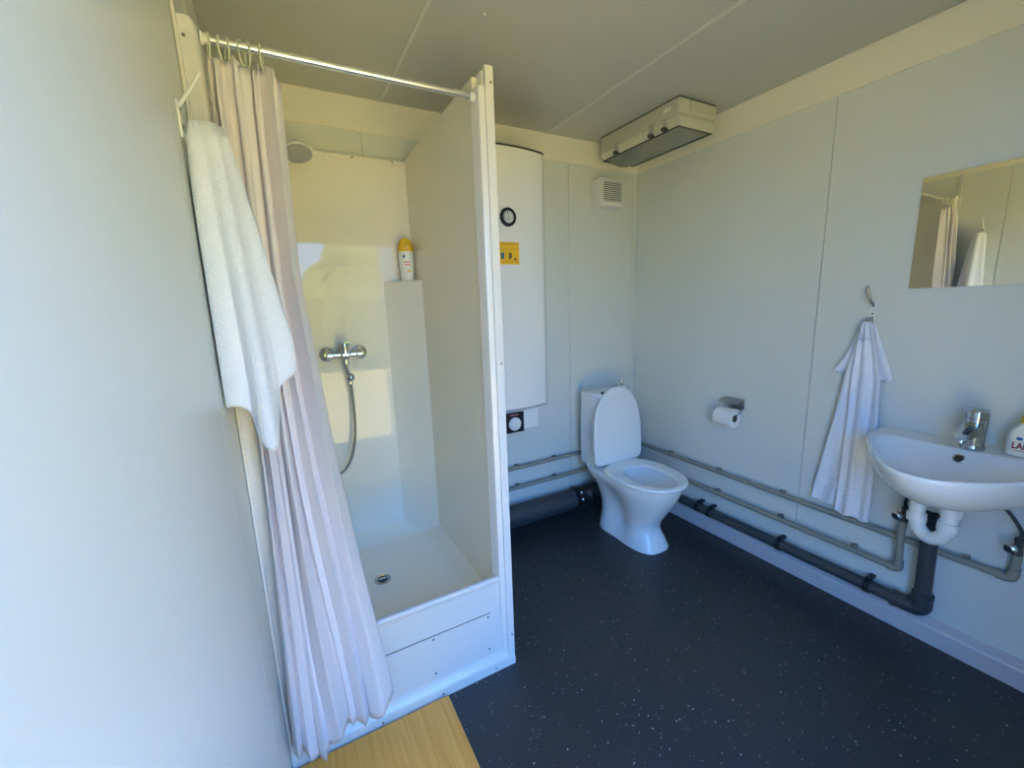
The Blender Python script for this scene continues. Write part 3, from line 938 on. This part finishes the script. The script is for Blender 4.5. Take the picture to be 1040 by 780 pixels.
# ------------------------------------------------------------------ toilet
TX = -0.432
to = thing('toilet', 'white floor-standing toilet with its lid up in the back corner', 'toilet', (TX, -0.45, 0))


def egg(hw, yf, yb, n=48, pw=2.25, split=0.42):
    """egg ring, front at yf, back at yb"""
    L = yb - yf
    yc = yb - split * L
    pts = []
    for k in range(n):
        a = 2 * PI * k / n
        c, s = math.cos(a), math.sin(a)
        x = hw * (abs(c) ** (2 / pw)) * (1 if c > 0 else -1)
        if s > 0:
            y = yc + (yb - yc) * (abs(s) ** (2 / (pw + 0.9)))
        else:
            y = yc - (yc - yf) * (abs(s) ** (2 / pw))
        pts.append((x, y))
    return pts


bm = NB()
prof = [  # z, hw, yf, yb, waist
    (0.000, 0.119, -0.686, -0.238, 0.06), (0.012, 0.119, -0.686, -0.238, 0.08), (0.05, 0.112, -0.668, -0.238, 0.20), (0.085, 0.104, -0.645, -0.240, 0.30), (0.115, 0.101, -0.636, -0.240, 0.36),
    (0.16, 0.108, -0.650, -0.238, 0.38), (0.22, 0.126, -0.690, -0.232, 0.34), (0.28, 0.150, -0.726, -0.222, 0.22), (0.33, 0.170, -0.750, -0.200, 0.10), (0.36, 0.181, -0.763, -0.165, 0.03), (0.385, 0.187, -0.771, -0.140, 0.0), (0.398, 0.188, -0.773, -0.135, 0.0), (0.403, 0.184, -0.768, -0.14, 0.0)]
rings = []
for z, hw, yf, yb, ws in prof:
    r_ = []
    for x, y in egg(hw, yf, yb, 64, 2.3 + 0.9 * max(0, 1 - z / 0.2), 0.45):
        k = 1 - ws * math.exp(-((y + 0.43) / 0.075) ** 2)
        r_.append((TX + x * k, y, z))
    rings.append(r_)
# bowl interior
for z, hw, yf, yb in ((0.403, 0.135, -0.742, -0.385), (0.39, 0.125, -0.738, -0.390), (0.34, 0.118, -0.725, -0.395), (0.28, 0.100, -0.69, -0.41), (0.23, 0.075, -0.63, -0.44), (0.20, 0.045, -0.58, -0.48)):
    rings.append([(TX + x, y, z) for x, y in egg(hw, yf, yb, 64, 2.0, 0.5)])
loft(bm, rings)
add('bowl', bm, M['ceramic'], to, sharp=1.0)
bm = NB(); loft(bm, [[(TX + x, y, 0.248) for x, y in egg(0.085, -0.652, -0.43, 40, 2.0, 0.5)]], True, False) if False else None
rg = [(TX + x, y, 0.250) for x, y in egg(0.088, -0.662, -0.425, 40, 2.0, 0.5)]
bm.faces.new([bm.verts.new(p) for p in rg]); add('water', bm, M['water'], to)
# seat
bm = NB()
so_ = lambda o_, z: [(TX + x, y, z) for x, y in egg(0.194 + o_, -0.792 - o_, -0.322 + o_, 64, 2.25, 0.44)]
si_ = lambda o_, z: [(TX + x, y, z) for x, y in egg(0.112 + o_, -0.738 - o_, -0.415 + o_, 64, 2.0, 0.5)]
rings = [so_(-0.004, 0.404), so_(0, 0.409), so_(0, 0.418), so_(-0.006, 0.424), so_(-0.02, 0.4265), si_(0.014, 0.4225), si_(0.004, 0.419), si_(0, 0.413), si_(0.002, 0.404)]
loft(bm, rings + [rings[0]], False, False)
bmesh.ops.remove_doubles(bm, verts=bm.verts, dist=0.0001)
add('seat', bm, M['seatp'], to, sharp=1.2)
# lid, leaning back on the cistern
bm = NB()
O = Vector((TX + 0.006, -0.326, 0.420)); U = Vector((0, 0.030, 0.468)).normalized(); Nn = Vector((0, -U.z, U.y))


def lid_ring(off, lift):
    pts = []
    Lh = 0.470
    for k in range(56):
        a = 2 * PI * k / 56
        c, s = math.cos(a), math.sin(a)
        if s >= 0:
            x = (0.188 + off) * (abs(c) ** (2 / 2.25)) * (1 if c > 0 else -1); t_ = 0.165 + (Lh - 0.165 + off) * abs(s) ** (2 / 2.25)
        else:
            x = (0.188 + off - 0.004 * abs(s)) * (abs(c) ** (2 / 9.0)) * (1 if c > 0 else -1); t_ = 0.165 - (0.165 + off) * abs(s) ** (2 / 9.0)
        pts.append(O + Vector((x, 0, 0)) + U * t_ + Nn * lift)
    return pts


loft(bm, [lid_ring(-0.006, -0.008), lid_ring(0, -0.005), lid_ring(0, 0.003), lid_ring(-0.004, 0.008), lid_ring(-0.012, 0.0095), lid_ring(-0.05, 0.0075)])
ld = add('lid', bm, M['seatp'], to, sharp=1.0)
for dx in (-0.075, 0.075):
    bm = NB(); tube(bm, [(TX + dx - 0.02, -0.318, 0.414), (TX + dx + 0.02, -0.318, 0.414)], 0.010, 14); add('hinge', bm, M['chrome'], to)
# cistern


def cis(z, hw, yf, yb=-0.118):
    pts = []
    for k in range(40):
        a = PI + PI * k / 39
        c, s = math.cos(a), math.sin(a)
        pts.append((TX + 0.028 + hw * (abs(c) ** 0.55) * (1 if c > 0 else -1), (yb - 0.06) + (yf - yb + 0.06) * abs(s) ** 0.55, z))
    pts += [(TX + 0.028 + hw, yb, z), (TX + 0.028 - hw, yb, z)]
    return pts


bm = NB(); loft(bm, [cis(0.385, 0.146, -0.285), cis(0.42, 0.152, -0.288), cis(0.60, 0.154, -0.290), cis(0.80, 0.151, -0.290), cis(0.823, 0.150, -0.290)]); add('cistern', bm, M['ceramic'], to, sharp=0.9)
bm = NB(); loft(bm, [cis(0.824, 0.151, -0.292), cis(0.830, 0.153, -0.294), cis(0.840, 0.153, -0.294), cis(0.850, 0.149, -0.290), cis(0.856, 0.138, -0.28, -0.125), cis(0.858, 0.08, -0.25, -0.14)]); cl = add('cistern_lid', bm, M['ceramic'], to, sharp=0.9)
bm = NB(); lathe(bm, [(0.030, 0), (0.030, 0.008), (0.024, 0.016), (0.016, 0.018)], (TX + 0.124, -0.215, 0.854), (0, 0, 1), 20); add('button_base', bm, M['plastic'], to)
bm = NB(); lathe(bm, [(0.010, 0), (0.010, 0.022), (0.013, 0.024), (0.013, 0.032), (0.010, 0.035)], (TX + 0.124, -0.215, 0.872), (0, 0, 1), 18); add('flush_button', bm, M['chrome'], to)
bm = NB(); lathe(bm, [(0.010, 0), (0.010, 0.008), (0.006, 0.011)], (TX - 0.080, -0.270, 0.853), (0, 0, 1), 14); add('lid_buffer', bm, M['rubber'], to)

# ------------------------------------------------------------------ pipes
PR = 0.0132


def pipe_clips(par, pts, axis):
    for p in pts:
        bm = NB()
        x, y, z = p
        if axis == 'y':
            box(bm, x, 0, y - 0.007, y + 0.007, z - PR - 0.0015, z + PR + 0.0015, 0.001)
            box(bm, x - 0.008, x + 0.008, y - 0.007, y + 0.007, z + PR, z + PR + 0.010, 0.002)
        else:
            box(bm, x - 0.007, x + 0.007, y, 0, z - PR - 0.0015, z + PR + 0.0015, 0.001)
            box(bm, x - 0.007, x + 0.007, y - 0.008, y + 0.008, z + PR, z + PR + 0.010, 0.002)
        add('clip', bm, M['clip'], par)


up_ = thing('water_pipe', 'upper of the two thin beige water pipes along the right and back walls', 'pipe', (-0.028, -0.9, 0.39), 'thin water pipes along the walls')
bm = NB(); tube(bm, fillet([(-1.488, -0.030, 0.405), (-0.028, -0.030, 0.405), (-0.026, -1.856, 0.400), (-0.030, -1.858, 0.495)], 0.028), PR, 14); add('pipe_run', bm, M['pipe'], up_)
bm = NB(); tube(bm, fillet([(-0.026, -1.82, 0.400), (-0.026, -1.856, 0.400), (-0.028, -1.857, 0.44)], 0.026), PR + 0.0035, 14); add('elbow', bm, M['pipe'], up_)
pipe_clips(up_, [(-0.028, y, 0.4035) for y in (-0.37, -0.72, -1.08, -1.41, -1.74)], 'y')
pipe_clips(up_, [(x, -0.030, 0.405) for x in (-0.98, -0.70)], 'x')
lo_ = thing('water_pipe', 'lower of the two thin beige water pipes along the right and back walls', 'pipe', (-0.040, -0.8, 0.26), 'thin water pipes along the walls')
bm = NB(); tube(bm, fillet([(-1.488, -0.030, 0.2765), (-0.032, -0.030, 0.2765), (-0.036, -1.562, 0.268), (-0.062, -1.562, 0.43), (-0.062, -1.564, 0.492)], 0.028), PR, 14); add('pipe_run', bm, M['pipe'], lo_)
bm = NB(); tube(bm, fillet([(-0.036, -1.525, 0.268), (-0.036, -1.562, 0.268), (-0.042, -1.562, 0.31)], 0.026), PR + 0.0035, 14); add('elbow', bm, M['pipe'], lo_)
pipe_clips(lo_, [(-0.033, y, 0.2735) for y in (-0.72, -1.08, -1.40)], 'y')
pipe_clips(lo_, [(x, -0.030, 0.2765) for x in (-0.98, -0.70)], 'x')


def angle_valve(label, p, top):
    t_ = thing('angle_valve', label, 'valve', p)
    x, y, z = p
    bm = NB()
    lathe(bm, [(0.013, -0.02), (0.013, 0.0), (0.011, 0.004), (0.011, 0.026), (0.013, 0.028), (0.013, 0.04), (0.008, 0.044)], (x, y, z), (0, 0, 1), 16)
    lathe(bm, [(0.009, 0), (0.009, 0.03)], (x, y, z + 0.014), (-1, 0.3, -0.1), 14)
    add('valve_body', bm, M['rubber'], t_)
    d = Vector((-1, 0.3, -0.1)).normalized(); q = Vector((x, y, z + 0.014)) + d * 0.028
    bm = NB(); lathe(bm, [(0.009, 0), (0.016, 0.004), (0.017, 0.018), (0.012, 0.022)], q, d, 14); add('knob', bm, M['chrome'], t_)
    bm = NB(); tube(bm, spline([(x, y, z + 0.04), (x - 0.005, y, z + 0.07), ((x + top[0]) / 2, (y + top[1]) / 2, (z + 0.08 + top[2]) / 2 + 0.01), top], 6), 0.006, 10); add('flexible_hose', bm, M['drain'], t_)


angle_valve('left angle valve with hose under the washbasin', (-0.062, -1.565, 0.512), (-0.13, -1.615, 0.690))
angle_valve('right angle valve with hose under the washbasin', (-0.035, -1.858, 0.515), (-0.12, -1.80, 0.690))

dp = thing('drain_pipe', 'dark grey waste pipe running low along the right wall from the washbasin', 'pipe', (-0.045, -1.0, 0.1))
DRR = 0.026
bm = NB(); tube(bm, fillet([(-0.046, -0.03, 0.140), (-0.046, -1.655, 0.142), (-0.060, -1.652, 0.20), (-0.085, -1.650, 0.555)], 0.035), DRR, 18); add('pipe_run', bm, M['drain'], dp)
bm = NB(); tube(bm, fillet([(-0.046, -1.560, 0.142), (-0.046, -1.655, 0.142), (-0.058, -1.652, 0.215)], 0.04), DRR + 0.005, 18); el = add('elbow', bm, M['drain'], dp)
bm = NB(); tube(bm, [(-0.057, -1.652, 0.205), (-0.058, -1.652, 0.222)], DRR + 0.008, 18); add('collar', bm, M['drain'], dp)
bm = NB(); tube(bm, [(-0.046, -1.575, 0.142), (-0.046, -1.560, 0.142)], DRR + 0.008, 18); add('collar', bm, M['drain'], dp)
for y in (-0.62, -0.70, -1.10, -1.475):
    bm = NB()
    tube(bm, [(-0.046, y - 0.012, 0.141), (-0.046, y + 0.012, 0.141)], DRR + 0.004, 18)
    box(bm, -0.052, -0.0005, y - 0.010, y + 0.010, 0.141 + DRR, 0.141 + DRR + 0.014, 0.002)
    add('clip', bm, M['black'], dp)
sp_ = thing('soil_pipe', 'thick dark grey soil pipe along the back wall behind the toilet', 'pipe', (-1.0, -0.08, 0.05))
bm = NB(); tube(bm, [(-1.488, -0.080, 0.128), (-0.56, -0.080, 0.122)], 0.062, 28); add('pipe_run', bm, M['drain'], sp_)
bm = NB(); tube(bm, spline([(-0.60, -0.080, 0.122), (-0.53, -0.080, 0.124), (-0.47, -0.095, 0.135), (TX, -0.14, 0.15), (TX, -0.228, 0.155)], 6), 0.064, 24); el = add('elbow', bm, M['black'], sp_)
bm = NB()
tube(bm, [(-0.585, -0.080, 0.122), (-0.560, -0.080, 0.122)], 0.070, 28)
add('collar', bm, M['black'], sp_)
for dz in (0.175, 0.135):
    bm = NB(); lathe(bm, [(0.008, 0), (0.008, 0.006), (0.004, 0.008)], (-0.565, -0.150 + abs(dz - .135) * 0.4, dz), (-0.3, -1, 0.2), 10); add('bolt', bm, M['chrome'], sp_)

# ------------------------------------------------------------------ washbasin
BY = -1.704
wb = thing('washbasin', 'white wall-hung ceramic washbasin on the right wall', 'washbasin', (-0.2, BY, 0.64))
out = []
HWB = 0.258
for k in range(61):
    u = -1 + 2 * k / 60
    out.append((-(0.160 + 0.350 * max(0, 1 - u * u) ** 0.98), BY + HWB * u))
poly = [(0.0, BY - HWB + 0.004)] + out + [(0.0, BY + HWB - 0.004)]


def polar(poly_, c, n_=96):
    res = []
    for k in range(n_):
        a = 2 * PI * k / n_
        dx, dy = math.cos(a), math.sin(a)
        best = None
        for i in range(len(poly_)):
            (x1, y1), (x2, y2) = poly_[i], poly_[(i + 1) % len(poly_)]
            ex, ey = x2 - x1, y2 - y1
            den = dx * ey - dy * ex
            if abs(den) < 1e-9:
                continue
            t_ = ((x1 - c[0]) * ey - (y1 - c[1]) * ex) / den
            s_ = ((x1 - c[0]) * dy - (y1 - c[1]) * dx) / den
            if t_ > 0 and -1e-6 <= s_ <= 1 + 1e-6 and (best is None or t_ > best):
                best = t_
        res.append((c[0] + dx * best, c[1] + dy * best))
    return res


CB = (-0.275, BY)
P0 = polar(poly, CB)
inner = [(-0.120, BY - 0.226), (-0.120, BY + 0.226)] + [(x_, y_) for x_, y_ in [(-0.02 - 0.275 + (x + 0.275 + 0.02) * 0.925, BY + (y - BY) * 0.905) for x, y in reversed(out)] if x_ < -0.121]
rad = [math.hypot(x - CB[0] + 0.02, y - BY) for x, y in polar(inner, (CB[0] - 0.02, BY))]
for _ in range(3):
    rad = [(rad[k - 2] + rad[k - 1] + rad[k] + rad[(k + 1) % 96] + rad[(k + 2) % 96]) / 5 for k in range(96)]
EL = [(CB[0] - 0.02 + rad[k] * math.cos(2 * PI * k / 96), BY + rad[k] * math.sin(2 * PI * k / 96)) for k in range(96)]


def bring(z, s, cx=-0.14, src=P0, dz_fun=None):
    return [(min(-0.001, cx + (x - cx) * s), BY + (y - BY) * s, z + (dz_fun(x) if dz_fun else 0)) for x, y in src]


tilt = lambda x: 0.016 * (1 + x / 0.5) if x > -0.5 else 0.0     # the deck rises a little toward the wall
bm = NB()
rings = [bring(0.672, 0.16), bring(0.673, 0.28), bring(0.680, 0.42), bring(0.699, 0.60), bring(0.724, 0.745), bring(0.752, 0.86), bring(0.780, 0.935, dz_fun=lambda x: tilt(x) * .5), bring(0.803, 0.972, dz_fun=tilt), bring(0.822, 0.994, dz_fun=tilt), bring(0.830, 1.0, dz_fun=tilt), bring(0.836, 0.997, dz_fun=tilt), bring(0.839, 0.988, dz_fun=tilt), bring(0.8385, 0.975, dz_fun=tilt)]
er = lambda s, z, tl=0.0, cx=0: [(CB[0] - 0.02 + cx + (x - CB[0] + 0.02) * s, BY + (y - BY) * s, z + tilt(x) * tl) for x, y in EL]
rings += [er(1.025, 0.8365, 1.0), er(1.0, 0.833, 0.95), er(0.975, 0.824, 0.8), er(0.92, 0.798, 0.5), er(0.82, 0.772, 0.2), er(0.64, 0.752, 0, 0.02), er(0.36, 0.741, 0, 0.05), er(0.11, 0.737, 0, 0.06)]
loft(bm, rings)
add('basin', bm, M['ceramic'], wb, sharp=1.5)
bm = NB(); lathe(bm, [(0.022, 0), (0.022, 0.003), (0.014, 0.004)], (-0.235, BY, 0.7375), (0, 0, 1), 20); add('drain', bm, M['chrome'], wb)
ov = Vector((-0.1290, BY, 0.8150))
bm = NB(); lathe(bm, [(0.016, -0.004), (0.016, 0.003), (0.012, 0.004), (0.0105, 0.001)], ov, (-1, 0, 0.40), 22); ovo = add('overflow', bm, M['chrome'], wb)
bm = NB(); lathe(bm, [(0.0115, 0), (0.0115, 0.0022)], ov, (-1, 0, 0.40), 18); add('overflow_hole', bm, M['black'], wb)
# trap
tr = thing('sink_trap', 'white plastic trap bend hanging under the washbasin', 'trap', (-0.18, -1.67, 0.5))
bm = NB()
tube(bm, spline([(-0.195, -1.722, 0.668), (-0.195, -1.722, 0.61), (-0.193, -1.719, 0.565), (-0.188, -1.702, 0.528), (-0.180, -1.674, 0.514), (-0.170, -1.645, 0.528), (-0.163, -1.630, 0.560), (-0.158, -1.626, 0.595), (-0.148, -1.628, 0.622), (-0.125, -1.636, 0.634), (-0.100, -1.644, 0.622), (-0.088, -1.649, 0.595), (-0.085, -1.650, 0.572)], 7), 0.023, 20)
add('bend', bm, M['plastic'], tr)
for p, q in (((-0.195, -1.722, 0.655), (-0.195, -1.722, 0.625)), ((-0.195, -1.722, 0.600), (-0.194, -1.720, 0.568)), ((-0.162, -1.629, 0.556), (-0.158, -1.626, 0.586))):
    bm = NB(); tube(bm, [p, q], 0.0285, 22); add('nut', bm, M['plastic'], tr)
bm = NB(); lathe(bm, [(0.033, 0), (0.033, 0.005), (0.024, 0.008)], (-0.195, -1.722, 0.663), (0, 0, -1), 22); add('flange', bm, M['chrome'], tr)
bm = NB(); tube(bm, [(-0.0855, -1.650, 0.557), (-0.0845, -1.650, 0.585)], 0.030, 20); add('seal_sleeve', bm, M['black'], tr)

# basin tap
tp = thing('basin_tap', 'chrome single-lever tap on the washbasin', 'tap', (-0.088, BY - 0.016, 0.850))
tx, ty = -0.085, BY - 0.016
KT = 1.22


def tap_scale(bm):
    for v in bm.verts:
        v.co = Vector((tx + (v.co.x - tx) * KT, ty + (v.co.y - ty) * KT, 0.855 + (v.co.z - 0.848) * KT))


bm = NB()
lathe(bm, [(0.026, -0.003), (0.026, 0.004), (0.023, 0.008), (0.0225, 0.055), (0.024, 0.06), (0.024, 0.085)], (tx, ty, 0.848), (0, 0, 1), 28)
loft(bm, [[(x, ty + w_ * c, z + h_ * s) for c, s in ((-1, -1), (0, -1.15), (1, -1), (1, 1), (0, 1.1), (-1, 1))] for x, z, w_, h_ in ((tx + 0.005, 0.905, 0.019, 0.018), (tx - 0.05, 0.904, 0.017, 0.014), (tx - 0.098, 0.900, 0.015, 0.011), (tx - 0.112, 0.897, 0.013, 0.008))])
lathe(bm, [(0.012, 0), (0.012, 0.014)], (tx - 0.098, ty, 0.893), (-0.15, 0, -1), 16)
tap_scale(bm)
add('tap_body', bm, M['chrome'], tp, sharp=0.7)
bm = NB()
lathe(bm, [(0.0245, 0), (0.0245, 0.014), (0.020, 0.022), (0.008, 0.025)], (tx, ty, 0.9345), (0, 0, 1), 28)
loft(bm, [[(x, ty + w_ * c, z + h_ * s) for c, s in ((-1, -1), (1, -1), (1, 1), (-1, 1))] for x, z, w_, h_ in ((tx + 0.022, 0.953, 0.018, 0.006), (tx - 0.02, 0.960, 0.019, 0.006), (tx - 0.07, 0.968, 0.015, 0.004), (tx - 0.088, 0.971, 0.009, 0.003))])
tap_scale(bm)
add('lever', bm, M['chrome'], tp, sharp=0.7)


# ------------------------------------------------------------------ bottles
def oval_rings(prof_, c, n_=32, rot=0.0):
    out_ = []
    for z, a_, b2 in prof_:
        r_ = []
        for k in range(n_):
            t_ = 2 * PI * k / n_
            x = a_ * math.cos(t_); y = b2 * math.sin(t_)
            r_.append((c[0] + x * math.cos(rot) - y * math.sin(rot), c[1] + x * math.sin(rot) + y * math.cos(rot), c[2] + z))
        out_.append(r_)
    return out_


sb = thing('soap_bottle', 'white liquid soap bottle with yellow cap on the washbasin rim', 'bottle', (-0.070, -1.846, 0.850))
sc_, srot = (-0.072, -1.832, 0.8525), R(-80)           # wide side faces the camera
bm = NB(); loft(bm, oval_rings([(0, 0.034, 0.019), (0.004, 0.038, 0.022), (0.05, 0.041, 0.023), (0.075, 0.039, 0.0225), (0.090, 0.033, 0.021), (0.102, 0.022, 0.017), (0.108, 0.015, 0.014), (0.112, 0.0145, 0.0135)], sc_, 36, srot)); bb_ = add('bottle_body', bm, M['bottle'], sb, sharp=0.9)
bm = NB(); loft(bm, oval_rings([(0.111, 0.0165, 0.0155), (0.131, 0.0165, 0.0155), (0.134, 0.014, 0.013)], sc_, 30, srot)); cp = add('cap', bm, M['yellow'], sb, sharp=0.7)
bm = NB(); loft(bm, oval_rings([(0.134, 0.008, 0.008), (0.150, 0.007, 0.007), (0.152, 0.005, 0.005)], sc_, 20, srot)); add('nozzle', bm, M['grey'], sb)


def on_bottle(me, u0, z0, a_=0.0412, b2=0.0233, c=sc_, rot=srot, sgn=-1):
    """wrap a flat mesh (x along, y up) onto the oval's -b side"""
    for v in me.vertices:
        u = u0 + v.co.x
        t_ = max(-0.95, min(0.95, u / a_))
        yb_ = sgn * (b2 * math.sqrt(1 - t_ * t_) + v.co.z + 0.0002)
        x = u
        zz_ = z0 + v.co.y
        v.co = Vector((c[0] + x * math.cos(rot) - yb_ * math.sin(rot), c[1] + x * math.sin(rot) + yb_ * math.cos(rot), c[2] + zz_))
    return me


def strip_mesh(wd, ht_, rnd_=False):
    b_ = NB()
    n_ = 10
    if rnd_:
        vs = [b_.verts.new((wd * math.cos(2 * PI * k / 20), ht_ * math.sin(2 * PI * k / 20), 0.0005)) for k in range(20)]
        b_.faces.new(vs)
    else:
        a_ = [b_.verts.new((wd * k / n_, -ht_ / 2, 0.0005)) for k in range(n_ + 1)]
        d_ = [b_.verts.new((wd * k / n_, ht_ / 2, 0.0005)) for k in range(n_ + 1)]
        for k in range(n_):
            b_.faces.new((a_[k], a_[k + 1], d_[k + 1], d_[k]))
    me = bpy.data.meshes.new('mark'); b_.to_mesh(me); b_.free()
    return me


lano = text_mesh('LANO', 0.029)
lano.transform(Matrix.Diagonal((0.70, 1, 1, 1)))
addmesh('lettering', on_bottle(lano, -0.026, 0.036), M['red'], bb_, 0.5)
addmesh('blue_emblem', on_bottle(strip_mesh(0.0075, 0.0055, True), -0.012, 0.061), M['blue'], bb_)
addmesh('red_line', on_bottle(strip_mesh(0.046, 0.0018), -0.022, 0.0205), M['red'], bb_)

b2c = (-1.592, -0.098, 1.531)
brot = R(-15)
hb = thing('shampoo_bottle', 'small bottle with yellow cap standing on the shower corner shelf', 'bottle', b2c)
bm = NB(); loft(bm, oval_rings([(0, 0.027, 0.015), (0.003, 0.0295, 0.0165), (0.05, 0.0325, 0.018), (0.10, 0.0350, 0.019), (0.132, 0.0355, 0.0195), (0.136, 0.0345, 0.019)], b2c, 32, brot)); hbb = add('bottle_body', bm, M['bottle'], hb, sharp=0.9)
bm = NB(); loft(bm, oval_rings([(0.135, 0.036, 0.020), (0.155, 0.035, 0.0198), (0.180, 0.029, 0.018), (0.193, 0.020, 0.014), (0.199, 0.009, 0.007)], b2c, 32, brot)); add('cap', bm, M['yellow'], hb, sharp=0.9)
kw = dict(a_=0.0345, b2=0.0192, c=b2c, rot=brot)
addmesh('blue_emblem', on_bottle(strip_mesh(0.0055, 0.0065, True), -0.010, 0.112, **kw), M['blue'], hbb)
addmesh('red_print', on_bottle(strip_mesh(0.026, 0.006), -0.009, 0.086, **kw), M['pink'], hbb)
addmesh('red_print', on_bottle(strip_mesh(0.022, 0.006), -0.007, 0.074, **kw), M['pink'], hbb)
addmesh('yellow_print', on_bottle(strip_mesh(0.007, 0.008, True), 0.009, 0.045, **kw), M['yellow'], hbb)

# ------------------------------------------------------------------ toilet paper
th = thing('paper_holder', 'steel toilet paper holder with cover flap on the right wall', 'paper holder', (0, -0.775, 0.82))
bm = NB(); box(bm, -0.006, 0, -0.835, -0.715, 0.790, 0.850, 0.002); add('back_plate', bm, M['steel'], th)
bm = NB()
fl = [(-0.006, 0.848), (-0.030, 0.846), (-0.062, 0.832), (-0.064, 0.830), (-0.030, 0.842), (-0.006, 0.844)]
loft(bm, [[(x, y, z) for x, z in fl] for y in (-0.832, -0.718)]); add('cover', bm, M['steel'], th)
bm = NB(); tube(bm, fillet([(-0.004, -0.836, 0.80), (-0.066, -0.838, 0.768), (-0.066, -0.712, 0.768)], 0.012), 0.0038, 10); add('bar', bm, M['chrome'], th)
tpr = thing('toilet_roll', 'white toilet roll hanging on the steel holder', 'toilet roll', (-0.066, -0.775, 0.714))
bm = NB()
cyl = [(0.020, 0), (0.050, 0.0), (0.052, 0.002), (0.052, 0.098), (0.050, 0.100), (0.020, 0.100)]
lathe(bm, cyl + [cyl[0]], (-0.066, -0.828, 0.7505), (0, 1, 0), 36, False, False)
bmesh.ops.remove_doubles(bm, verts=bm.verts, dist=0.0001)
add('paper', bm, M['paper'], tpr, sharp=0.7)
bm = NB()
cyl = [(0.0185, -0.0005), (0.0205, -0.0005), (0.0205, 0.1005), (0.0185, 0.1005)]
lathe(bm, cyl + [cyl[0]], (-0.066, -0.828, 0.7505), (0, 1, 0), 28, False, False)
bmesh.ops.remove_doubles(bm, verts=bm.verts, dist=0.0001)
add('core', bm, M['card'], tpr)

# ------------------------------------------------------------------ bamboo mat board
bm = NB(); box(bm, -2.286, -1.785, -1.62, -0.925, 0.0, 0.014, 0.003)
tag(add('bamboo_board', bm, M['bamboo']), 'light bamboo board lying on the floor before the shower tray', 'board')
